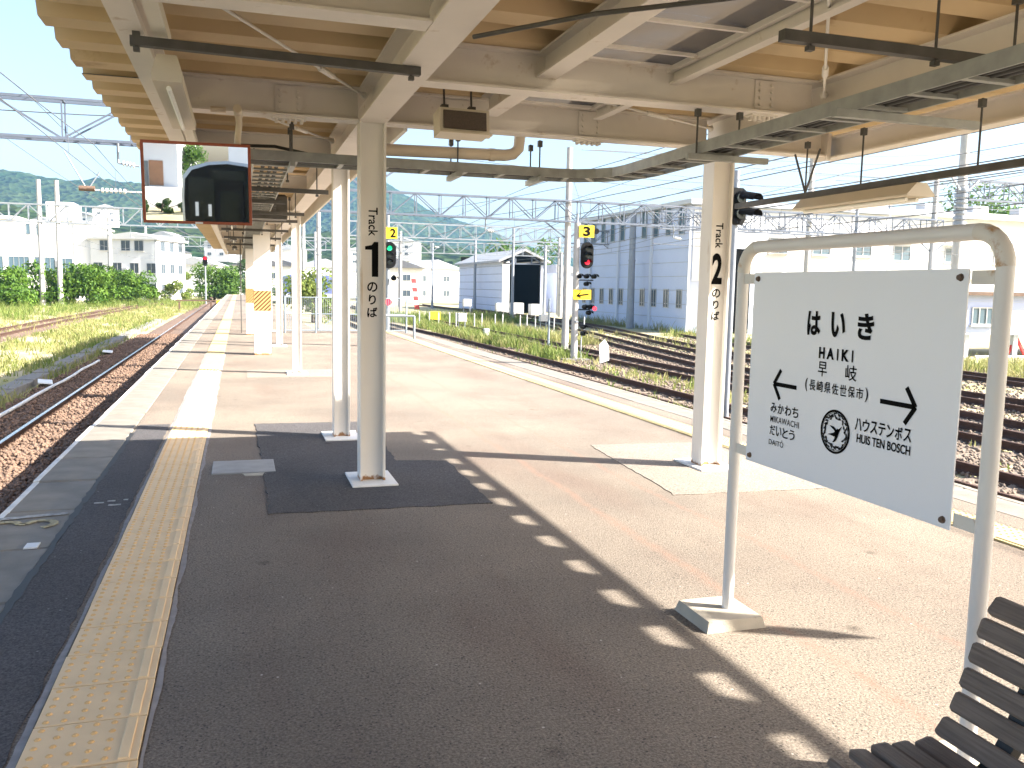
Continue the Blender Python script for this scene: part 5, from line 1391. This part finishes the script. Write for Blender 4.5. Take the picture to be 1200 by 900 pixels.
# blue railcars parked far behind the fence
for i, (x, y) in enumerate(((7.2, 118), (11.0, 121))):
    t = thing("parked_railcar", ("dark blue railcar parked beyond the platform fence, left one", "dark blue railcar parked beyond the platform fence, right one")[i], "railcar", None, (x, y, GZ))
    m = MB(); m.prism([(-1.4, .9), (1.4, .9), (1.45, 2.6), (1.2, 3.6), (.6, 3.9), (-.6, 3.9), (-1.2, 3.6), (-1.45, 2.6)], 0, 18, 'Y'); m.build("body", "blue_train", t)
    for xx in (-.9, 0, .9):
        m = MB(); m.box(xx-.36, xx+.36, -.03, -.002, 2.2, 3.1); m.build("windscreen", "glass_blue", t)
    m = MB(); m.box(-1.2, 1.2, .3, 17.5, .1, .9); m.build("bogies", "dark_steel", t)
    m = MB(); m.box(-1.3, 1.3, -.02, -.003, 1.0, 1.35); m.build("stripe", "white_paint", t)
m = MB()
car = thing("parked_car", "small white car parked beyond the end of the left track", "car", None, (-7.5, 150, GZ+.1), (0, 0, .5))
m.prism([(-2, .3), (2, .3), (2, .8), (1.2, .95), (.7, 1.45), (-1.1, 1.45), (-1.7, .95), (-2, .85)], -.8, .8, 'Y'); m.build("body", "car_white", car)
for x in (-1.2, 1.2):
    for y in (-.8, .8):
        w_ = MB(); w_.tube([(x, y-.1, .3), (x, y+.1, .3)], .3, 12); w_.build("wheel", "signal_black", car)
w_ = MB(); w_.box(-.9, .6, -.815, -.802, .95, 1.35); w_.build("side_window", "glass_dark", car)

# ================================================================== VEGETATION
def leaf_cloud(centers, radii, n, size, flat=0.75, seed=0):
    r_ = np.random.default_rng(seed); centers = np.asarray(centers, float); radii = np.asarray(radii, float)
    k = r_.integers(0, len(centers), n)
    d_ = r_.normal(size=(n, 3)); d_ /= np.linalg.norm(d_, axis=1)[:, None]
    rad = r_.random(n)**.33
    rad = np.where(r_.random(n) < .75, .72+.36*r_.random(n), rad)
    c = centers[k]+d_*radii[k][:, None]*rad[:, None]*np.array([1, 1, flat])
    nr = d_+r_.normal(0, .6, (n, 3)); nr /= np.linalg.norm(nr, axis=1)[:, None]
    u = np.cross(nr, r_.normal(size=(n, 3))); u /= np.linalg.norm(u, axis=1)[:, None]; v = np.cross(nr, u)
    s_ = size*(.6+.8*r_.random(n))[:, None]
    V = np.stack([c-u*s_, c-v*s_*.55, c+u*s_, c+v*s_*.55], 1)
    return V.reshape(-1, 3), np.arange(4*n).reshape(-1, 4)
def bush(name, label, cat, x, y, w, d_, h, n, leaf, m_, seed, z=GZ, trunk=0.0, group=None, clumps=None):
    t = thing(name, label, cat, group, (x, y, z))
    r_ = random.Random(seed); cs, rs = [], []
    for i in range(clumps or max(6, int(w*1.6))):
        hh = r_.uniform(.25, 1); rr_ = r_.uniform(.16, .30)*h
        cs.append((r_.uniform(-.5, .5)*w, r_.uniform(-.5, .5)*d_, trunk+hh*(h-trunk)-rr_*.4)); rs.append(rr_*1.15)
    V, F = leaf_cloud(cs, rs, n, leaf, .85, seed)
    V[:, 2] = np.maximum(V[:, 2], -.02)
    npobj("crown" if trunk else "foliage", V, F, [m_], t)
    m = MB()
    m.tube([(0, 0, -.1), (.05, 0, max(trunk, h*.35)), (.12, .05, h*.75)], [.07*h**.5, .05*h**.5, .02], 7)
    for i in range(5):
        a = r_.uniform(0, 6.28); m.tube([(.05, 0, max(trunk, h*.3)), (math.cos(a)*w*.3, math.sin(a)*d_*.3, h*.75)], [.035*h**.5, .012], 5)
    m.build("trunk" if trunk else "stem", "bark", t)
    return t
bush("hedge_shrub", "big dense green hedge at the left edge before the white hall", "hedge", -23.0, 90, 8.5, 4, 3.6, 12000, .16, "hedge_leaf", 1, clumps=60)
bush("hedge_shrub", "dense green hedge between the two left gantry poles", "hedge", -16.2, 98, 7, 4, 4.0, 10000, .16, "hedge_leaf", 2, clumps=48)
bush("hedge_shrub", "green shrubs in front of the apartment block's left half", "hedge", -13.4, 112, 7, 4, 3.6, 8000, .16, "hedge_leaf", 3, clumps=40)
bush("hedge_shrub", "low green hedge filling the far left corner", "hedge", -31, 96, 10, 4, 4.2, 9000, .2, "hedge_leaf", 4, clumps=50)
bush("weed_clump", "tall pale green weeds before the apartment block", "weeds", -11, 118, 9, 6, 2.6, 3500, .16, "grass_green", 5)
bush("garden_tree", "bright green tree beyond the end of the left track", "tree", -3.2, 122, 5.5, 4, 4.8, 4500, .18, "tree_leaf", 6, trunk=.8, clumps=14)
bush("garden_tree", "dark green tree right of the bright tree past the platform", "tree", -0.4, 128, 3.6, 3, 5.6, 3200, .17, "pine_leaf", 7, trunk=.6, clumps=10)
bush("garden_tree", "dark conifer at the platform left of the striped column", "tree", 1.9, 78, 1.6, 1.5, 3.6, 1800, .10, "pine_leaf", 8, z=-.05, trunk=.2, clumps=8)
bush("garden_tree", "tall grassy green bush behind the fence right of striped column", "tree", 4.9, 62, 2.2, 2, 4.2, 2400, .13, "grass_green", 9, trunk=.4, clumps=9)
bush("garden_tree", "yellow-green tree at the track's vanishing end, left", "tree", -9.4, 140, 5, 4, 3.8, 2600, .17, "grass_green", 10, trunk=.5, clumps=10)
bush("garden_tree", "green tree above the roof edge at far right", "tree", 86, 82, 12, 6, 14.2, 4500, .3, "tree_leaf", 12, trunk=5, clumps=14)
bush("garden_tree", "second green tree above the roof at the right edge", "tree", 98, 84, 13, 6, 13.6, 4500, .3, "tree_leaf", 13, trunk=5, clumps=14)
bush("garden_tree", "dark tree between shed and warehouse", "tree", 41, 128, 10, 6, 9.5, 4000, .28, "tree_leaf", 14, trunk=2, clumps=14)

def grass(name, regions, m_, seed, hmin=.12, hmax=.45, blades=5):
    """regions: (x0,x1,y0,y1,n, bias). Upright tapered blades with a bend."""
    r_ = np.random.default_rng(seed); A = []
    for (x0, x1, y0, y1, n, hs_) in regions:
        x = x0+(x1-x0)*r_.random(n); y = y0+(y1-y0)*r_.random(n)
        # patchiness
        keep = (np.sin(x*1.7+y*.31)+np.sin(y*.83+x*.6)+r_.normal(0, .9, n)) > -.5
        x, y = x[keep], y[keep]; k = len(x)
        hh = (hmin+(hmax-hmin)*r_.random(k)**2)*hs_
        x = np.repeat(x, blades)+r_.normal(0, .07, k*blades); y = np.repeat(y, blades)+r_.normal(0, .07, k*blades)
        hh = np.repeat(hh, blades)*(.5+.7*r_.random(k*blades)); A.append(np.stack([x, y, hh], -1))
    A = np.concatenate(A); n = len(A)
    th = r_.random(n)*6.28; w = .010+.014*r_.random(n); lean = r_.normal(0, .35, (n, 2))*A[:, 2:3]
    dx = np.stack([np.cos(th)*w, np.sin(th)*w], -1)
    p = A[:, :2]; z = np.full(n, GZ-.02)
    v0 = np.column_stack([p-dx, z]); v1 = np.column_stack([p+dx, z])
    v2 = np.column_stack([p+lean*.35+dx*.8, z+A[:, 2]*.6]); v3 = np.column_stack([p+lean*.35-dx*.8, z+A[:, 2]*.6])
    v4 = np.column_stack([p+lean, z+A[:, 2]])
    V = np.stack([v0, v1, v2, v3, v4], 1).reshape(-1, 3); b = 5*np.arange(n)[:, None]
    F = np.concatenate([b+np.array([[0, 1, 2]]), b+np.array([[0, 2, 3]]), b+np.array([[3, 2, 4]])])
    return npobj(name, V, F, [m_], kind="stuff")
grass("grass", [(-9.4, -4.9, 17, 75, 6500, .6), (-9.4, -4.2, 75, 130, 2000, .9), (-12.4, -9.6, 20, 100, 1400, .7), (-26, -12.4, 40, 92, 4200, .7), (-5.2, -4.6, 16, 40, 350, .7)], "grass_yellow", 21, .12, .55)
grass("grass", [(-9.4, -4.9, 17, 90, 1300, .7), (-24, -12.4, 62, 104, 2600, 1.5), (-5.6, -5.0, 18, 60, 500, .7), (-15, -4, 92, 135, 2500, 1.6)], "grass_green", 22, .15, .6)
grass("grass", [(11.0, 12.4, 11, 34, 420, .6), (10.9, 12.6, 33, 60, 1700, 1.0), (14.8, 17.2, 38, 60, 1500, 1.2), (8.3, 9.2, 9, 40, 420, .6), (20, 22, 20, 48, 300, .9), (24.2, 26.6, 20, 48, 600, 1.0), (24, 29, 20, 27, 800, 1.1), (26.4, 27.1, 44, 70, 500, 1.6)], "grass_yellow", 23, .12, .55)
grass("grass", [(11.0, 12.6, 30, 62, 2200, 1.1), (14.4, 16.4, 42, 62, 1100, 1.2), (8.2, 9.3, 9, 36, 260, .7), (11, 12.4, 10, 28, 70, .7), (24.2, 26.8, 24, 48, 450, 1.2), (9, 22, 62, 75, 2600, 1.5)], "grass_green", 24, .15, .6)

# ================================================================== HILLS
def hillmat():
    m = bpy.data.materials.new("forest"); m.use_nodes = True
    nt = m.node_tree; b = nt.nodes["Principled BSDF"]; L = nt.links
    b.inputs["Roughness"].default_value = .95; b.inputs["Specular IOR Level"].default_value = .05
    g_ = _n(nt, "ShaderNodeNewGeometry")
    n1 = _n(nt, "ShaderNodeTexNoise"); n1.inputs["Scale"].default_value = .02; n1.inputs["Detail"].default_value = 10; n1.inputs["Roughness"].default_value = .7
    n2 = _n(nt, "ShaderNodeTexVoronoi"); n2.inputs["Scale"].default_value = .12
    L.new(g_.outputs["Position"], n1.inputs["Vector"]); L.new(g_.outputs["Position"], n2.inputs["Vector"])
    rp = _n(nt, "ShaderNodeMapRange"); rp.inputs[1].default_value = .38; rp.inputs[2].default_value = .62; L.new(n1.outputs[0], rp.inputs[0])
    mx = _n(nt, "ShaderNodeMix"); mx.data_type = 'RGBA'; mx.inputs[6].default_value = (.014, .036, .014, 1); mx.inputs[7].default_value = (.052, .075, .026, 1)
    L.new(rp.outputs[0], mx.inputs[0])
    m2 = _n(nt, "ShaderNodeMix"); m2.data_type = 'RGBA'; m2.blend_type = 'MULTIPLY'; m2.inputs[0].default_value = .6
    L.new(mx.outputs[2], m2.inputs[6]); L.new(n2.outputs["Distance"], m2.inputs[7]); L.new(m2.outputs[2], b.inputs["Base Color"])
    bp = _n(nt, "ShaderNodeBump"); bp.inputs["Strength"].default_value = 1.0; bp.inputs["Distance"].default_value = 6
    L.new(n2.outputs["Distance"], bp.inputs["Height"]); L.new(bp.outputs[0], b.inputs["Normal"])
    MATS["forest"] = m
hillmat()
def fbm(x, y, seed, f0, oct_=6):
    r_ = np.random.default_rng(seed); z = np.zeros_like(x); a = 1.0; f = f0
    for o in range(oct_):
        for k in range(3):
            th = r_.random()*6.28; ph = r_.random()*6.28; z += a*np.sin((x*np.cos(th)+y*np.sin(th))*f+ph)/3
        a *= .52; f *= 2.03
    return z
def hill(name, ridge, yc, ry, x0, x1, y0, y1, nx, ny, seed, amp, ry_back=None):
    """a ridge whose crest height follows control points (x, h)"""
    xs = np.linspace(x0, x1, nx); ys = np.linspace(y0, y1, ny); X, Y = np.meshgrid(xs, ys)
    H = np.interp(X, [p[0] for p in ridge], [p[1] for p in ridge])
    wob = fbm(X, Y, seed+5, .006)*.10
    Z = H*np.exp(-np.abs((Y-yc)/ry+wob)**1.7)
    env = np.clip(Z/60, 0, 1)
    Z = Z+fbm(X, Y, seed, .016)*amp*env+RNG.normal(0, 1.3, X.shape)*env
    edge = np.minimum(np.minimum((X-x0)/(x1-x0), (x1-X)/(x1-x0)), np.minimum((Y-y0)/(y1-y0), (y1-Y)/(y1-y0)))*12
    Z = Z*np.clip(edge, 0, 1)-3
    idx = np.arange(nx*ny).reshape(ny, nx)
    F = np.stack([idx[:-1, :-1], idx[:-1, 1:], idx[1:, 1:], idx[1:, :-1]], -1).reshape(-1, 4)
    return npobj(name, np.stack([X, Y, Z], -1).reshape(-1, 3), F, ["forest"], smooth=True, kind="structure")
hill("mountain", [(-150, 60), (28, 110), (83, 141), (138, 176), (188, 193), (224, 191), (283, 158), (313, 137), (383, 116), (438, 98), (536, 64), (640, 50), (760, 42), (950, 40)], 1500, 320, -150, 950, 1080, 1900, 190, 110, 31, 5)
hill("hills", [(-1000, 150), (-500, 150), (-340, 139), (-285, 139), (-256, 136), (-227, 129), (-197, 131), (-167, 134), (-121, 131), (-85, 119), (-31, 100), (40, 70), (160, 40)], 1250, 300, -1000, 160, 850, 1650, 190, 90, 32, 5)
hill("foothills", [(-330, 60), (-180, 50), (-111, 42), (-85, 37), (-62, 35), (-29, 36), (10, 30), (52, 38), (89, 33), (128, 31), (152, 26), (188, 20), (225, 15), (330, 14), (480, 12)], 560, 170, -330, 480, 340, 800, 170, 100, 33, 4)

# ================================================================== BEHIND THE CAMERA (seen in the mirror)
tn = thing("railcar", "black railcar standing behind the viewer, seen only in the mirror", "train", None, (T1X-.0, -17.0, 0))
body = [(-1.38, RZ+.25), (1.38, RZ+.25), (1.42, 1.6), (1.38, 2.2), (1.15, 2.50), (.6, 2.68), (0, 2.74), (-.6, 2.68), (-1.15, 2.50), (-1.38, 2.2), (-1.42, 1.6)]
m = MB(); m.prism(body, -20, 0, 'Y'); m.build("body", "train_black", tn)
m = MB(); n = len(body)
inner = [(p[0]*.955, RZ+.35+(p[1]-RZ-.35)*.975) for p in body]
vs = [(p[0]*1.01, .0, p[1]+.01) for p in body]+[(p[0], .02, p[1]) for p in inner]
m.add(vs, [(i, (i+1) % n, n+(i+1) % n, n+i) for i in range(n)]); m.build("rim", "train_silver", tn)
for (x0, x1, z0, z1) in ((-1.22, -.42, .85, 2.2), (.55, 1.22, .85, 2.2)):
    m = MB(); m.box(x0, x1, .003, .03, z0, z1); m.build("windscreen", "train_glass", tn)
m = MB(); m.box(-.36, .48, .003, .04, -.55, 2.05); dr_ = m.build("door", "train_black", tn)
m = MB(); m.box(-.24, .36, .041, .055, .85, 1.8); m.build("door_window", "train_glass", dr_)
m = MB(); m.box(-.5, .55, .003, .028, 2.15, 2.45); m.build("destination_display", "train_glass", tn)
m = MB(); m.box(-1.12, -.66, .031, .036, .52, .56); m.build("handle_line", "train_silver", tn)
m = MB(); m.box(-1.02, -.92, .032, .036, .98, 1.42); m.box(-.62, -.52, .032, .036, .98, 1.36); m.build("window_sticker", "white_paint", tn)
text("mark", "D", (.08, .058, .30), (-1, 0, 0), (0, 0, 1), .16, .2, "white_paint", tn, .01, depth=.003)
text("mark", "YC1", (.08, .058, .08), (-1, 0, 0), (0, 0, 1), .2, .08, "white_paint", tn, .01, depth=.003)
text("number", "YC1", (-.8, .034, .42), (-1, 0, 0), (0, 0, 1), .22, .07, "white_paint", tn, .01, depth=.003)
rd = MB(); rd.add([(-40, -41, .35), (-5.4, -41, .35), (-5.4, -46, 1.42), (-40, -46, 1.42), (-40, -80, 1.6), (-5.4, -80, 1.6)], [(1, 0, 3, 2), (2, 3, 4, 5)]); rd.build("road", "road_pale", None, kind="structure")
bk = MB(); bk.add([(-40, -31, GZ-.05), (-5.4, -31, GZ-.05), (-40, -41, .345), (-5.4, -41, .345), (-5.4, -46, 1.415), (-5.4, -80, 1.595), (-5.4, -80, GZ-.05), (-5.4, -46, GZ-.05), (-5.4, -41, GZ-.05)], [(1, 0, 2, 3), (1, 3, 4, 5, 6, 7, 8)]); bk.build("road_bank", "ground_dirt", None, kind="structure")
bush("hedge_shrub", "low dark hedge along the road bank behind the viewer, seen in the mirror", "hedge", -9.4, -39.6, 4.5, .8, .9, 2600, .07, "pine_leaf", 46, z=.0, clumps=16)
sp_ = thing("shop_building", "white shop with brown panel behind the viewer, seen in the mirror", "building", None, (-14.2, -47, 1.45))
m = MB(); m.box(0, 4.5, -8, 0, -.3, 4.4); m.build("wall", "wall_white", sp_)
m = MB(); m.box(1.6, 2.7, .002, .04, 0, 1.55); m.build("doorway", "glass_dark", sp_)
m = MB(); m.box(2.75, 3.6, .002, .05, .05, 1.6); m.build("panel", "shop_brown", sp_)
m = MB(); m.box(.2, 4.3, .003, .30, 2.9, 3.1); m.build("awning", "red_stripe", sp_)
bush("garden_tree", "green tree behind the viewer beside the shop, seen in the mirror", "tree", -9.3, -49.5, 1.1, 1.2, 2.9, 1600, .12, "tree_leaf", 41, z=1.4, trunk=.5, clumps=9)
hs_ = house("house behind the viewer, above the railcar roof in the mirror", -6.0, -75, 8, 8, 5, math.pi, "wall_white", "roof_grey", 1.5)
hs_["group"] = "houses seen in the mirror"
grass("grass", [(-9, -4.9, -33, -14, 900, 1.6)], "grass_green", 45, .15, .6)

# ================================================================== HAZE
HAZE = True
if HAZE:
    hz = MB(); hz.box(-1100, 1100, -120, 2000, GZ-1.1, 215)
    ho = hz.build("haze", [], kind="stuff")
    hm = bpy.data.materials.new("haze_air"); hm.use_nodes = True
    nt = hm.node_tree; nt.nodes.remove(nt.nodes["Principled BSDF"])
    pv = _n(nt, "ShaderNodeVolumePrincipled")
    pv.inputs["Color"].default_value = (.32, .62, 1.0, 1); pv.inputs["Density"].default_value = .0002; pv.inputs["Anisotropy"].default_value = .2
    nt.links.new(pv.outputs[0], nt.nodes["Material Output"].inputs["Volume"])
    ho.data.materials.append(hm)
